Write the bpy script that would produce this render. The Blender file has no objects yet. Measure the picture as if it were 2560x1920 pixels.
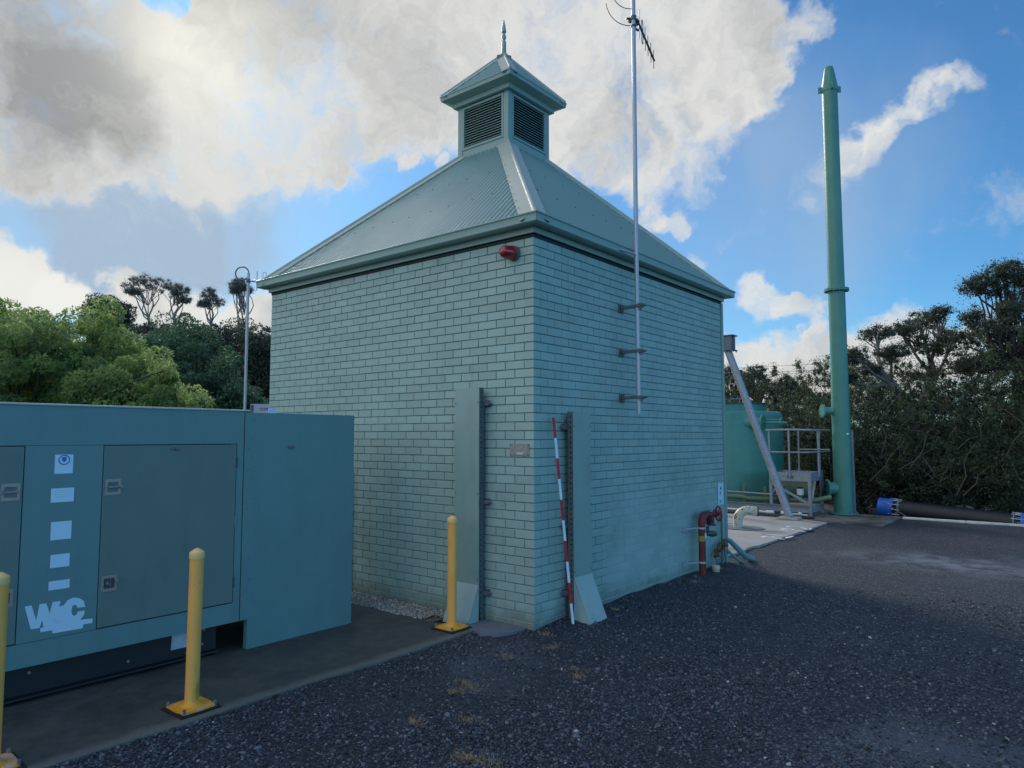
import bpy, math, random
import numpy as np
from mathutils import Vector, Matrix, noise
random.seed(7); rng = np.random.default_rng(7)
sc = bpy.context.scene
C = sc.collection

# ------------------------------------------------------------------ camera
CP = (4.1009, -5.3622, 1.8186); YAW = -0.6837; PIT = 0.0746; F_PX = 1761.4
cam_d = bpy.data.cameras.new('camera'); cam = bpy.data.objects.new('camera', cam_d); C.objects.link(cam)
cam_d.sensor_width = 36.0; cam_d.lens = F_PX / 2560 * 36.0; cam_d.clip_start = .05; cam_d.clip_end = 2000
cam.location = CP; cam.rotation_euler = (math.pi/2 + PIT, 0, -YAW)
sc.camera = cam
FW = Vector((math.cos(PIT)*math.sin(YAW), math.cos(PIT)*math.cos(YAW), math.sin(PIT)))
RT = Vector((math.cos(YAW), -math.sin(YAW), 0)); UP = RT.cross(FW)
def sdir(x, y):                      # direction of a place in the sky, from a 2212 x 1659 view
    v = FW + RT*((x*1.15732-1280)/F_PX) + UP*((960-y*1.15732)/F_PX)
    return v.normalized()

# ------------------------------------------------------------------ exposure
vs = sc.view_settings
vs.view_transform = 'Standard'; vs.look = 'None'; vs.gamma = 1; vs.use_curve_mapping = False
vs.exposure = 0.6
SUN = Vector((-.7963, .3717, .4772)).normalized()
SUN_STRENGTH = 1.5

# ------------------------------------------------------------------ node helper
class NT:
    def __init__(s, tree): s.t = tree; s.n = tree.nodes; s.l = tree.links
    def new(s, typ, ins=None, **props):
        n = s.n.new(typ)
        for k, v in props.items(): setattr(n, k, v)
        for k, v in (ins or {}).items(): s.set(n.inputs[k], v)
        return n
    def set(s, sock, v):
        if isinstance(v, bpy.types.NodeSocket): s.l.new(v, sock)
        elif isinstance(v, bpy.types.Node): s.l.new(v.outputs[0], sock)
        else:
            if hasattr(sock.default_value, '__len__') and len(sock.default_value) == 4 and len(v) == 3: v = (*v, 1)
            sock.default_value = v
    def math(s, op, a, b=0.0, c=0.0, clamp=False):
        n = s.new('ShaderNodeMath', operation=op, use_clamp=clamp)
        s.set(n.inputs[0], a); s.set(n.inputs[1], b)
        if len(n.inputs) > 2: s.set(n.inputs[2], c)
        return n.outputs[0]
    def vmath(s, op, a, b=(0, 0, 0), out=0):
        n = s.new('ShaderNodeVectorMath', operation=op); s.set(n.inputs[0], a)
        if op == 'SCALE': s.set(n.inputs['Scale'], b)
        else: s.set(n.inputs[1], b)
        return n.outputs['Value'] if op in ('DOT_PRODUCT', 'LENGTH', 'DISTANCE') else n.outputs[0]
    def ss(s, x, a, b, lo=0.0, hi=1.0, kind='SMOOTHSTEP'):
        n = s.new('ShaderNodeMapRange', interpolation_type=kind)
        for i, v in enumerate((x, a, b, lo, hi)): s.set(n.inputs[i], v)
        return n.outputs[0]
    def mix(s, fac, a, b, blend='MIX'):
        n = s.new('ShaderNodeMix', data_type='RGBA', blend_type=blend, clamp_factor=True)
        s.set(n.inputs[0], fac); s.set(n.inputs[6], a); s.set(n.inputs[7], b)
        return n.outputs[2]
    def noise(s, vec, scale, detail=3, rough=.55, out='Fac', dist=0.0):
        n = s.new('ShaderNodeTexNoise'); s.set(n.inputs['Vector'], vec)
        n.inputs['Scale'].default_value = scale; n.inputs['Detail'].default_value = detail
        n.inputs['Roughness'].default_value = rough; n.inputs['Distortion'].default_value = dist
        return n.outputs[out]

# ------------------------------------------------------------------ world: sky with broken cloud
def build_world():
    w = bpy.data.worlds.new('World'); sc.world = w; w.use_nodes = True
    nt = NT(w.node_tree); nt.n.clear()
    sky = nt.new('ShaderNodeTexSky', sky_type='NISHITA', sun_disc=False)
    sky.sun_elevation = math.asin(SUN.z); sky.sun_rotation = math.atan2(SUN.x, SUN.y)
    sky.altitude = 0; sky.air_density = 1.0; sky.dust_density = 0.25; sky.ozone_density = 4.0
    geo = nt.new('ShaderNodeTexCoord'); D = geo.outputs['Generated']
    nD = nt.vmath('NORMALIZE', D)
    n1 = nt.vmath('SUBTRACT', nt.noise(nD, 4.5, 5, .6, 'Color'), (.5, .5, .5))
    n2 = nt.vmath('SUBTRACT', nt.noise(nD, 16, 4, .65, 'Color'), (.5, .5, .5))
    W = nt.vmath('ADD', nD, nt.vmath('ADD', nt.vmath('SCALE', n1, .16), nt.vmath('SCALE', n2, .06)))
    W = nt.vmath('NORMALIZE', W)
    def blobs(lst, vec):
        acc = 0.0
        for x, y, r, wt in lst:
            a = r/1522.0
            d = nt.vmath('DOT_PRODUCT', vec, tuple(sdir(x, y)))
            m = nt.ss(d, math.cos(a), math.cos(a*.35), 0.0, wt)
            acc = nt.math('ADD', acc, m)
        return acc
    big = [(0, 90, 300, .8), (40, 280, 150, .6), (230, 150, 300, .9), (210, 330, 110, .5), (340, 350, 70, .5), (520, 180, 270, .9),
           (730, 150, 260, .9), (700, 280, 110, .5), (560, 290, 120, .5), (830, 230, 130, .5), (960, 120, 260, .9), (1150, 60, 260, .8),
           (1230, 230, 200, .9), (1450, 170, 230, 1.), (1350, 350, 120, .7), (1620, 120, 120, .8), (1640, 210, 80, .6), (1560, 10, 150, .8),
           (2075, 188, 44, .30), (2035, 203, 48, .33), (1990, 226, 52, .36), (1945, 252, 56, .38), (1900, 280, 60, .40), (1855, 315, 64, .38), (1810, 350, 68, .32), (1750, 390, 80, .22),
           (1500, 400, 60, .35), (1400, 490, 55, .62), (1450, 500, 34, .5), (1640, 632, 55, .75), (1700, 645, 45, .65), (1515, 563, 34, .6), (1720, 700, 30, .5),
           (1780, 60, 45, .5), (1560, 800, 110, .9), (1700, 800, 110, .9), (1840, 790, 110, .8), (1980, 770, 110, .8), (2150, 780, 110, .7),
           (40, 620, 75, 1.), (-50, 590, 90, 1.), (130, 650, 60, .9), (300, 690, 90, .9), (430, 700, 90, .9), (560, 700, 80, 1.), (240, 610, 30, .5),
           (735, 392, 20, .5), (880, 370, 22, .5), (945, 352, 22, .5),
           (345, 8, 60, -1.6), (300, 235, 60, -.45), (1100, 180, 40, -.2), (590, 300, 30, -.4), (770, 330, 30, -.4), (1590, 60, 40, -.4)]
    field = blobs(big, W)
    # beyond the view the broken cloud goes on over the western half, the eastern half stays clear
    out = nt.ss(nt.vmath('DOT_PRODUCT', nD, tuple(FW)), .80, .55)
    west = nt.ss(nt.vmath('DOT_PRODUCT', nD, (-.72, -.62, .3)), -.05, .6)
    lown = nt.noise(nD, 2.2, 3, .5)
    field = nt.math('ADD', field, nt.math('MULTIPLY', out, nt.math('MULTIPLY', west, nt.math('MULTIPLY', lown, 1.35))))
    fb = nt.noise(W, 7.5, 7, .62)
    fb2 = nt.noise(W, 30, 4, .6)
    field = nt.math('MINIMUM', field, .95)
    f = nt.math('ADD', nt.math('MULTIPLY_ADD', nt.math('SUBTRACT', fb, .5), 1.75, field), nt.math('MULTIPLY', nt.math('SUBTRACT', fb2, .5), .40))
    alpha = nt.ss(f, .08, 1.0)
    sunw = tuple(sdir(430, 108))
    W2 = nt.vmath('NORMALIZE', nt.vmath('ADD', W, tuple(c*.05 for c in sunw)))
    rel = nt.math('SUBTRACT', nt.noise(W2, 7.5, 7, .62), fb)
    Wb = nt.vmath('NORMALIZE', nt.vmath('ADD', W, tuple(c*.02 for c in sunw)))
    rel2 = nt.math('SUBTRACT', nt.noise(Wb, 22, 5, .6), nt.noise(W, 22, 5, .6))
    thin = nt.ss(f, 1.15, .35)
    alpha = nt.math('MULTIPLY', alpha, .97)
    # rain veil under the big cloud, faint
    veil = blobs([(150, 480, 240, .5), (350, 470, 260, .6), (560, 480, 200, .4), (330, 620, 240, .4), (60, 560, 200, .3), (1600, 500, 360, .30), (1780, 380, 300, .22), (800, 420, 200, .25)], nt.vmath('MULTIPLY', W, (1, 1, 1)))
    veil = nt.math('MULTIPLY', veil, nt.ss(nt.noise(nt.vmath('MULTIPLY', nD, (14, 14, 1.5)), 1.0, 3, .5), .3, .75, .65, 1.0))
    # light in the clouds
    dk = blobs([(40, 170, 240, .5), (180, 260, 130, .45), (230, 60, 160, .35), (560, 10, 170, .55), (430, 20, 60, .3), (900, 60, 200, .2), (1400, 250, 150, .12), (1550, 790, 200, .12), (20, 330, 120, .2)], W)
    sh = nt.math('ADD', nt.math('MULTIPLY', dk, .85), nt.math('MULTIPLY', nt.math('SUBTRACT', nt.noise(W, 6.5, 8, .66), .44), 1.5), clamp=False)
    sh = nt.math('ADD', sh, nt.math('ADD', nt.math('MULTIPLY', rel, 1.7), nt.math('MULTIPLY', rel2, .6)))
    sh = nt.math('SUBTRACT', sh, nt.math('MULTIPLY', thin, .30))
    sh = nt.ss(sh, -.1, 1.0, 0.0, 1.0, 'LINEAR')
    sund = nt.vmath('DOT_PRODUCT', nD, tuple(sdir(430, 108)))
    glow = nt.math('POWER', nt.math('MAXIMUM', sund, 0.0), 330.0)
    glow2 = nt.math('POWER', nt.math('MAXIMUM', sund, 0.0), 18.0)
    lit = (5.0, 5.0, 4.85); shade = (1.75, 1.85, 1.92)
    col = nt.mix(sh, lit, shade)
    low = blobs([(40, 650, 130, .9), (200, 680, 110, .7), (450, 690, 120, .6), (1640, 640, 90, .4), (1990, 230, 140, .5)], nD)
    col = nt.mix(low, col, (6.0, 5.95, 5.6))
    col = nt.mix(nt.math('MULTIPLY', glow2, .22), col, (4.6, 4.3, 3.7))
    glow = nt.math('MULTIPLY', glow, nt.ss(nt.noise(W, 9, 5, .6), .30, .60, .55, 1.0))
    col = nt.mix(nt.math('MULTIPLY', glow, .9), col, (6.9, 6.7, 5.9))
    gain = nt.new('ShaderNodeMix', data_type='RGBA', blend_type='MULTIPLY'); gain.inputs[0].default_value = 1
    nt.set(gain.inputs[6], sky.outputs[0]); nt.set(gain.inputs[7], (.40, .70, .84)); skyc = gain.outputs[2]
    c1 = nt.mix(veil, skyc, (2.55, 3.4, 4.4))
    c2 = nt.mix(alpha, c1, col)
    # added gain on the unseen sky overhead and behind, to fill the shaded walls
    c2 = nt.vmath('SCALE', c2, nt.ss(nt.vmath('DOT_PRODUCT', nD, tuple(FW)), .75, -.3, 1.0, 1.8))
    bg = nt.new('ShaderNodeBackground', {'Color': c2, 'Strength': .1})
    o = nt.new('ShaderNodeOutputWorld'); nt.l.new(bg.outputs[0], o.inputs[0])
build_world()
sund = bpy.data.lights.new('sun', 'SUN'); sund.energy = SUN_STRENGTH; sund.angle = math.radians(16); sund.color = (1, .97, .93)
suno = bpy.data.objects.new('sun', sund); C.objects.link(suno)
suno.rotation_euler = SUN.to_track_quat('Z', 'Y').to_euler(); suno.location = (-20, 10, 20)

# ------------------------------------------------------------------ materials
MATS = {}
def mat(name, col, rough=.6, metal=0., var=.12, vscale=3., bump=.0, bscale=60., dirt=None, dscale=1.5, dlo=.5, dhi=.75, spec=.5, dmap=(1, 1, 1), tone=0., pits=None):
    if name in MATS: return MATS[name]
    m = bpy.data.materials.new(name); m.use_nodes = True; nt = NT(m.node_tree)
    b = nt.n['Principled BSDF']; P = nt.new('ShaderNodeNewGeometry').outputs['Position']
    c = tuple(col)
    n = nt.noise(P, vscale, 5, .6)
    k = nt.ss(n, .25, .75, 1-var, 1+var, 'LINEAR')
    cc = nt.vmath('SCALE', nt.new('ShaderNodeCombineXYZ', {0: c[0], 1: c[1], 2: c[2]}).outputs[0], k)
    fin = cc
    if dirt:
        dn = nt.noise(nt.vmath('MULTIPLY', P, dmap), dscale, 6, .65)
        fin = nt.mix(nt.ss(dn, dlo, dhi), cc, dirt)
    if tone:
        r_ = nt.math('FRACT', nt.math('ADD', nt.new('ShaderNodeNewGeometry').outputs['Random Per Island'], nt.new('ShaderNodeObjectInfo').outputs['Random']))
        fin = nt.vmath('SCALE', fin, nt.ss(r_, 0, 1, 1-tone, 1+tone, 'LINEAR'))
    if pits:
        pn = nt.noise(P, 70, 3, .7); pl = nt.noise(P, 1.6, 4, .6)
        pm_ = nt.math('MULTIPLY', nt.ss(pn, pits[0]+.005, pits[0]-pits[1]), nt.ss(pl, .45, .62))
        fin = nt.mix(pm_, fin, (c[0]*.28, c[1]*.3, c[2]*.34))
    nt.set(b.inputs['Base Color'], fin)
    nt.set(b.inputs['Roughness'], nt.ss(nt.noise(P, vscale*4, 3), .3, .7, max(0, rough-.08), min(1, rough+.08), 'LINEAR'))
    b.inputs['Metallic'].default_value = metal
    b.inputs['Specular IOR Level'].default_value = spec
    if bump:
        bp = nt.new('ShaderNodeBump', {'Strength': 1.0, 'Distance': bump, 'Height': nt.noise(P, bscale, 4, .6)})
        nt.l.new(bp.outputs[0], b.inputs['Normal'])
    MATS[name] = m
    return m
wallpaint = mat('painted_brick', (.325, .455, .415), .55, tone=.07, pits=(.30, .03), var=.10, vscale=2.2, bump=.0015, bscale=110, dirt=(.19, .29, .25), dscale=1.1, dlo=.50, dhi=.85)
def splash(m):          # soil splashed up the foot of the wall
    nt = NT(m.node_tree); b = nt.n['Principled BSDF']; src = b.inputs['Base Color'].links[0].from_socket
    P = nt.new('ShaderNodeNewGeometry').outputs['Position']; z = nt.new('ShaderNodeSeparateXYZ', {0: P}).outputs[2]
    n_ = nt.noise(P, 6, 6, .7); f = nt.ss(nt.math('MULTIPLY_ADD', nt.math('SUBTRACT', n_, .5), .35, z), .26, .0, 0, .65)
    st = nt.noise(nt.vmath('MULTIPLY', P, (7, 7, .7)), 1.0, 5, .7)
    c1 = nt.mix(nt.ss(st, .58, .74, 0, .35), src, (.17, .20, .16))
    nt.set(b.inputs['Base Color'], nt.mix(f, c1, (.13, .125, .095)))
splash(wallpaint)
mortar = mat('painted_mortar', (.10, .155, .145), .8, var=.25, vscale=5, bump=.003, bscale=90)
trim = mat('green_trim_steel', (.25, .37, .34), .38, var=.05, vscale=2, spec=.5)
trimdark = mat('dark_cavity', (.03, .035, .035), .9)
roofm = mat('roof_steel', (.165, .285, .265), .37, var=.02, vscale=1, spec=.5)
flashm = mat('hip_flashing_steel', (.40, .44, .38), .62, var=.06, vscale=3)
screwm = mat('roof_screw', (.05, .07, .07), .5)
genm = mat('enclosure_paint', (.14, .262, .262), .42, pits=(.28, .02), var=.06, vscale=5, bump=.0004, bscale=300, dirt=(.12, .22, .21), dscale=2.5, dlo=.45, dhi=.9, dmap=(1, 3, .6))
doorm = mat('enclosure_door_paint', (.15, .21, .19), .5, var=.07, vscale=4, bump=.0004, bscale=300, dirt=(.125, .165, .14), dscale=2.5, dlo=.5, dhi=.9, dmap=(1, 3, .6))
litlip = mat('lit_roof_lip', (.55, .55, .48), .5)  # pale colour paints in the light caught along the roof edge
black = mat('black_steel', (.015, .017, .02), .55)
rubber = mat('black_rubber', (.012, .012, .012), .85, bump=.003, bscale=60)
white = mat('white_label', (.62, .80, .93), .35, var=.03)
steel = mat('stainless', (.33, .31, .31), .38, .6, var=.25, vscale=30, dirt=(.20, .15, .12), dscale=25, dlo=.45, dhi=.7)
galv = None
yellow = mat('bollard_paint', (.98, .455, .10), .55, pits=(.37, .03), var=.07, vscale=6, bump=.0008, bscale=150, dirt=(.50, .28, .03), dscale=5, dlo=.6, dhi=.7, dmap=(1, 1, .25))
yellow2 = mat('bollard_base_paint', (.90, .40, .03), .5, var=.1, vscale=20, bump=.002, bscale=80, dirt=(.75, .45, .30), dscale=9, dlo=.52, dhi=.6)
redm = mat('red_paint', (.38, .02, .025), .45, var=.1, vscale=10)
redold = mat('old_red_paint', (.16, .022, .02), .5, var=.3, vscale=12, dirt=(.09, .03, .025), dscale=9, dlo=.45, dhi=.7, bump=.002, bscale=80)
redlens = mat('red_lens', (.30, .008, .02), .12, var=.03, spec=.9)
grp = mat('green_fibreglass', (.078, .265, .215), .38, var=.14, vscale=3, bump=.002, bscale=40, dirt=(.11, .29, .24), dscale=3, dlo=.45, dhi=.8, dmap=(1, 1, .2))
olivepipe = mat('olive_pipe', (.15, .22, .13), .5, var=.1)
concr = mat('pale_concrete', (.36, .34, .30), .85, var=.12, vscale=2, bump=.003, bscale=50, dirt=(.18, .165, .14), dscale=1.2, dlo=.5, dhi=.75)
paintw = mat('white_road_paint', (.75, .76, .76), .6, var=.05)
pvc = mat('white_pvc', (.72, .74, .74), .4, var=.05)
creampipe = mat('peeling_cream_paint', (.62, .56, .44), .5, var=.1, dirt=(.10, .08, .06), dscale=14, dlo=.56, dhi=.62)
bluem = mat('blue_coating', (.02, .13, .55), .35, var=.1)
hdpe = mat('black_pipe_sleeve', (.012, .014, .018), .5, var=.3, vscale=8, bump=.006, bscale=30)
wood = mat('weathered_timber', (.20, .18, .16), .85, var=.25, vscale=8)
greyboard = mat('grey_board', (.42, .45, .52), .6, var=.05)
blueink = mat('blue_ink', (.02, .06, .35), .5)
blackink = mat('black_ink', (.02, .02, .03), .5)
pinkm = mat('pink_tape', (.75, .15, .25), .5)
brass = mat('tarnished_brass', (.20, .14, .08), .45, .7, var=.3, vscale=30)
plateM = mat('aged_metal_plate', (.36, .33, .31), .45, .3, var=.25, vscale=25)
hose = mat('aqua_hose', (.12, .30, .33), .5, var=.1)
greyplastic = mat('grey_sheet', (.16, .18, .19), .6, var=.3, vscale=10)
def galvanised():
    m = bpy.data.materials.new('galvanised_steel'); m.use_nodes = True; nt = NT(m.node_tree); b = nt.n['Principled BSDF']
    P = nt.new('ShaderNodeNewGeometry').outputs['Position']
    v = nt.new('ShaderNodeTexVoronoi', {'Vector': P, 'Scale': 55.0})
    n = nt.noise(P, 20, 4, .7)
    k = nt.math('MULTIPLY_ADD', v.outputs['Color'], .35, nt.math('MULTIPLY', n, .5))
    nt.set(b.inputs['Base Color'], nt.mix(nt.ss(k, .2, .65), (.24, .26, .29), (.40, .43, .47)))
    b.inputs['Metallic'].default_value = .35; b.inputs['Roughness'].default_value = .5
    return m
galv = galvanised()
latchrim = mat('latch_rim', (.40, .33, .29), .4, .4, var=.12, vscale=30)
galvdark = mat('dull_galvanised', (.16, .17, .18), .5, .3, var=.25, vscale=20)

def pad_material():
    m = bpy.data.materials.new('stained_pad_concrete'); m.use_nodes = True; nt = NT(m.node_tree); b = nt.n['Principled BSDF']
    P = nt.new('ShaderNodeNewGeometry').outputs['Position']
    n = nt.noise(P, 1.3, 7, .65); n2 = nt.noise(P, 9, 5, .7); n3 = nt.noise(P, 70, 3, .7)
    f = nt.math('MULTIPLY_ADD', n, .6, nt.math('MULTIPLY', n2, .4))
    x = nt.new('ShaderNodeSeparateXYZ', {0: P}).outputs[0]
    edge = nt.ss(nt.math('MULTIPLY_ADD', nt.math('SUBTRACT', n2, .5), .10, x), -.56, -.43)
    c = nt.mix(nt.ss(f, .35, .65), (.042, .047, .042), (.088, .090, .080))
    c = nt.mix(nt.math('MULTIPLY', edge, .7), c, (.17, .175, .155))
    c = nt.mix(nt.ss(n3, .62, .72), c, (.03, .03, .03))
    nt.set(b.inputs['Base Color'], c); nt.set(b.inputs['Roughness'], nt.ss(n, .3, .7, .55, .85))
    bp = nt.new('ShaderNodeBump', {'Strength': .8, 'Distance': .004, 'Height': nt.noise(P, 60, 5, .7)}); nt.l.new(bp.outputs[0], b.inputs['Normal'])
    return m
def gravel_material():
    m = bpy.data.materials.new('crushed_rock_ground'); m.use_nodes = True; nt = NT(m.node_tree); b = nt.n['Principled BSDF']
    P = nt.new('ShaderNodeNewGeometry').outputs['Position']
    v = nt.new('ShaderNodeTexVoronoi', {'Vector': P, 'Scale': 62.0}); v2 = nt.new('ShaderNodeTexVoronoi', {'Vector': P, 'Scale': 150.0})
    v.inputs['Randomness'].default_value = 1
    g = nt.new('ShaderNodeSeparateColor', {0: v.outputs['Color']}).outputs[0]
    big = nt.noise(P, .7, 5, .6); mid = nt.noise(P, 3.5, 5, .65)
    c = nt.mix(nt.ss(g, .2, 1.0), (.015, .018, .025), (.058, .067, .085))
    c = nt.mix(nt.ss(g, .965, .98), c, (.22, .22, .22))
    c = nt.mix(nt.ss(nt.math('MULTIPLY_ADD', mid, .5, nt.math('MULTIPLY', big, .5)), .56, .66, 0, .55), c, (.048, .049, .052))
    dust_sun = nt.ss(nt.noise(P, .45, 4, .5), .55, .72, 0, .35)
    sunlit_wear = nt.ss(nt.vmath('LENGTH', nt.vmath('MULTIPLY', nt.vmath('SUBTRACT', P, (2.6, 6.6, 0)), (.45, .85, 1))), 1.1, .1, 0, .9)  # worn patch, with the sunlit brightness of the gravel put into its colour
    dust_sun = nt.math('MAXIMUM', dust_sun, nt.math('MULTIPLY', sunlit_wear, nt.ss(nt.noise(P, 2.2, 6, .7), .38, .62)))
    c = nt.mix(dust_sun, c, (.185, .21, .24))
    nt.set(b.inputs['Base Color'], c); b.inputs['Roughness'].default_value = .72
    h = nt.math('ADD', nt.math('MULTIPLY', v.outputs['Distance'], -.9), nt.math('MULTIPLY', nt.math('ADD', g, nt.math('MULTIPLY', v2.outputs['Distance'], -.5)), .5))
    bp = nt.new('ShaderNodeBump', {'Strength': 1.0, 'Distance': .016, 'Height': h}); nt.l.new(bp.outputs[0], b.inputs['Normal'])
    return m
def stone_material(name, dark, light, pale, pf):
    m = bpy.data.materials.new(name); m.use_nodes = True; nt = NT(m.node_tree); b = nt.n['Principled BSDF']
    a = nt.new('ShaderNodeAttribute', attribute_type='INSTANCER', attribute_name='tone').outputs['Fac']
    c = nt.mix(nt.math('POWER', a, 1.7), dark, light)
    c = nt.mix(nt.ss(a, pf, pf+.01), c, pale)
    nt.set(b.inputs['Base Color'], c); b.inputs['Roughness'].default_value = .62
    return m
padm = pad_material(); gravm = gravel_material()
soil = mat('leaf_litter_soil', (.05, .045, .028), .95, var=.5, vscale=2, bump=.03, bscale=9, dirt=(.05, .065, .022), dscale=.5)
def leafmat(name, a, bcol, transl=.3, rough=.55):
    m = bpy.data.materials.new(name); m.use_nodes = True; nt = NT(m.node_tree); b = nt.n['Principled BSDF']
    t = nt.new('ShaderNodeAttribute', attribute_name='tint').outputs['Fac']
    c = nt.mix(nt.ss(t, 0, 1, kind='LINEAR'), a, bcol)
    nt.set(b.inputs['Base Color'], c); b.inputs['Roughness'].default_value = rough
    tr = nt.new('ShaderNodeBsdfTranslucent'); nt.set(tr.inputs[0], nt.vmath('SCALE', c, 1.5))
    mx = nt.new('ShaderNodeMixShader'); mx.inputs[0].default_value = transl
    nt.l.new(b.outputs[0], mx.inputs[1]); nt.l.new(tr.outputs[0], mx.inputs[2]); nt.l.new(mx.outputs[0], nt.n['Material Output'].inputs[0])
    return m
leaf_bright = leafmat('bright_leaf', (.075, .14, .055), (.34, .43, .13), .5)
leaf_mid = leafmat('mid_leaf', (.035, .085, .05), (.11, .20, .10), .3)
leaf_dark = leafmat('dark_leaf', (.022, .036, .026), (.07, .095, .05), .25)
leaf_scrub = leafmat('scrub_leaf', (.012, .021, .014), (.09, .125, .055), .3)
leaf_grey = leafmat('tea_tree_leaf', (.035, .05, .036), (.10, .12, .075), .3)
leaf_haze = leafmat('hazy_leaf', (.13, .145, .14), (.26, .27, .25), .5)  # haze and glare of the skyline put into a lighter leaf colour
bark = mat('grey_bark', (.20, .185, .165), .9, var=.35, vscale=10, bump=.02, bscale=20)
barkdark = mat('dark_bark', (.05, .042, .036), .9, var=.35, vscale=10)
twigm = mat('dry_twig', (.11, .09, .08), .9, var=.4, vscale=4)
straw = mat('dry_grass', (.34, .24, .12), .9, var=.3, vscale=20)

# ------------------------------------------------------------------ mesh builder
def worigin(o):
    v = Vector((0, 0, 0))
    while o: v += o.location; o = o.parent
    return v
class MB:
    def __init__(s): s.v = []; s.f = []
    def add(s, vs_, fs):
        k = len(s.v); s.v += [tuple(p) for p in vs_]; s.f += [tuple(i+k for i in f) for f in fs]; return s
    def box(s, a, b):
        x0, x1 = sorted((a[0], b[0])); y0, y1 = sorted((a[1], b[1])); z0, z1 = sorted((a[2], b[2]))
        return s.add([(x0, y0, z0), (x1, y0, z0), (x1, y1, z0), (x0, y1, z0), (x0, y0, z1), (x1, y0, z1), (x1, y1, z1), (x0, y1, z1)],
                     [(0, 3, 2, 1), (4, 5, 6, 7), (0, 1, 5, 4), (1, 2, 6, 5), (2, 3, 7, 6), (3, 0, 4, 7)])
    def bar(s, p0, p1, w, h, up=(0, 0, 1)):
        p0 = Vector(p0); p1 = Vector(p1); d = (p1-p0).normalized(); u = Vector(up)
        if abs(d.dot(u)) > .98: u = Vector((0, 1, 0))
        r = d.cross(u).normalized(); u = r.cross(d)
        vs_ = [p + r*(sx*w/2) + u*(sz*h/2) for p in (p0, p1) for sx, sz in ((-1, -1), (1, -1), (1, 1), (-1, 1))]
        return s.add(vs_, [(0, 1, 2, 3), (7, 6, 5, 4), (0, 4, 5, 1), (1, 5, 6, 2), (2, 6, 7, 3), (3, 7, 4, 0)])
    def path(s, pts, r, n=10, caps=True, closed=False):
        pts = [Vector(p) for p in pts]; m = len(pts); rs = r if hasattr(r, '__len__') else [r]*m
        ref = None; rings = []
        for i, p in enumerate(pts):
            if closed: t = (pts[(i+1) % m]-pts[i-1]).normalized()
            else: t = (pts[min(i+1, m-1)]-pts[max(i-1, 0)]).normalized()
            if ref is None: ref = Vector((0, 0, 1)) if abs(t.z) < .9 else Vector((1, 0, 0))
            a = t.cross(ref).normalized(); b = a.cross(t).normalized(); ref = b
            rings.append([p + (a*math.cos(2*math.pi*j/n)+b*math.sin(2*math.pi*j/n))*rs[i] for j in range(n)])
        vs_ = [q for rg in rings for q in rg]; fs = []
        for i in range(m if closed else m-1):
            k = i*n; k2 = ((i+1) % m)*n
            fs += [(k+j, k+(j+1) % n, k2+(j+1) % n, k2+j) for j in range(n)]
        if caps and not closed: fs += [tuple(reversed(range(n))), tuple((m-1)*n+j for j in range(n))]
        return s.add(vs_, fs)
    def lathe(s, prof, c, n=32, caps=True):
        cx, cy, cz = c; m = len(prof)
        vs_ = [(cx+r*math.cos(2*math.pi*j/n), cy+r*math.sin(2*math.pi*j/n), cz+z) for r, z in prof for j in range(n)]
        fs = [(i*n+j, i*n+(j+1) % n, (i+1)*n+(j+1) % n, (i+1)*n+j) for i in range(m-1) for j in range(n)]
        if caps: fs += [tuple(reversed(range(n))), tuple((m-1)*n+j for j in range(n))]
        return s.add(vs_, fs)
    def disc(s, c, axis, r, th, n=24):
        c = Vector(c); a = Vector(axis).normalized()
        return s.path([c-a*th/2, c+a*th/2], r, n)
    def prism(s, poly, o, ux, uy, d):            # polygon in the plane o + x*ux + y*uy pushed along d
        o = Vector(o); ux = Vector(ux); uy = Vector(uy); d = Vector(d); n = len(poly)
        a = [o+ux*x+uy*y for x, y in poly]; b = [p+d for p in a]
        return s.add(a+b, [tuple(range(n)), tuple(reversed(range(n, 2*n)))] + [(i, i+n, (i+1) % n+n, (i+1) % n) for i in range(n)])
    def bolts(s, c, axis, r, k, br=.012, h=.02, ph=0.):
        c = Vector(c); a = Vector(axis).normalized(); u = a.cross((0, 0, 1) if abs(a.z) < .9 else (1, 0, 0)).normalized(); v = a.cross(u)
        for i in range(k):
            t = 2*math.pi*i/k+ph; s.disc(c+(u*math.cos(t)+v*math.sin(t))*r, a, br, h, 6)
        return s
    def build(s, name, m=None, parent=None, smooth=0, bevel=0, fix=True):
        me = bpy.data.meshes.new(name); o = bpy.data.objects.new(name, me)
        org = worigin(parent) if parent else Vector((0, 0, 0))
        me.from_pydata([(p[0]-org.x, p[1]-org.y, p[2]-org.z) for p in s.v], [], s.f)
        if fix:
            import bmesh
            bm = bmesh.new(); bm.from_mesh(me); bmesh.ops.recalc_face_normals(bm, faces=bm.faces); bm.to_mesh(me); bm.free()
        if m: me.materials.append(m)
        if smooth: me.shade_smooth(); me.set_sharp_from_angle(angle=math.radians(smooth))
        C.objects.link(o)
        if parent: o.parent = parent
        if bevel:
            b = o.modifiers.new('bevel', 'BEVEL'); b.width = bevel; b.segments = 2; b.limit_method = 'ANGLE'; b.angle_limit = math.radians(40)
        return o
def tag(o, label=None, cat=None, group=None, kind=None):
    if label: o['label'] = label
    if cat: o['category'] = cat
    if group: o['group'] = group
    if kind: o['kind'] = kind
    return o
def thing(name, label, cat, loc, group=None):
    o = bpy.data.objects.new(name, None); C.objects.link(o); o.location = loc; o.empty_display_size = .1
    return tag(o, label, cat, group)
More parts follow.
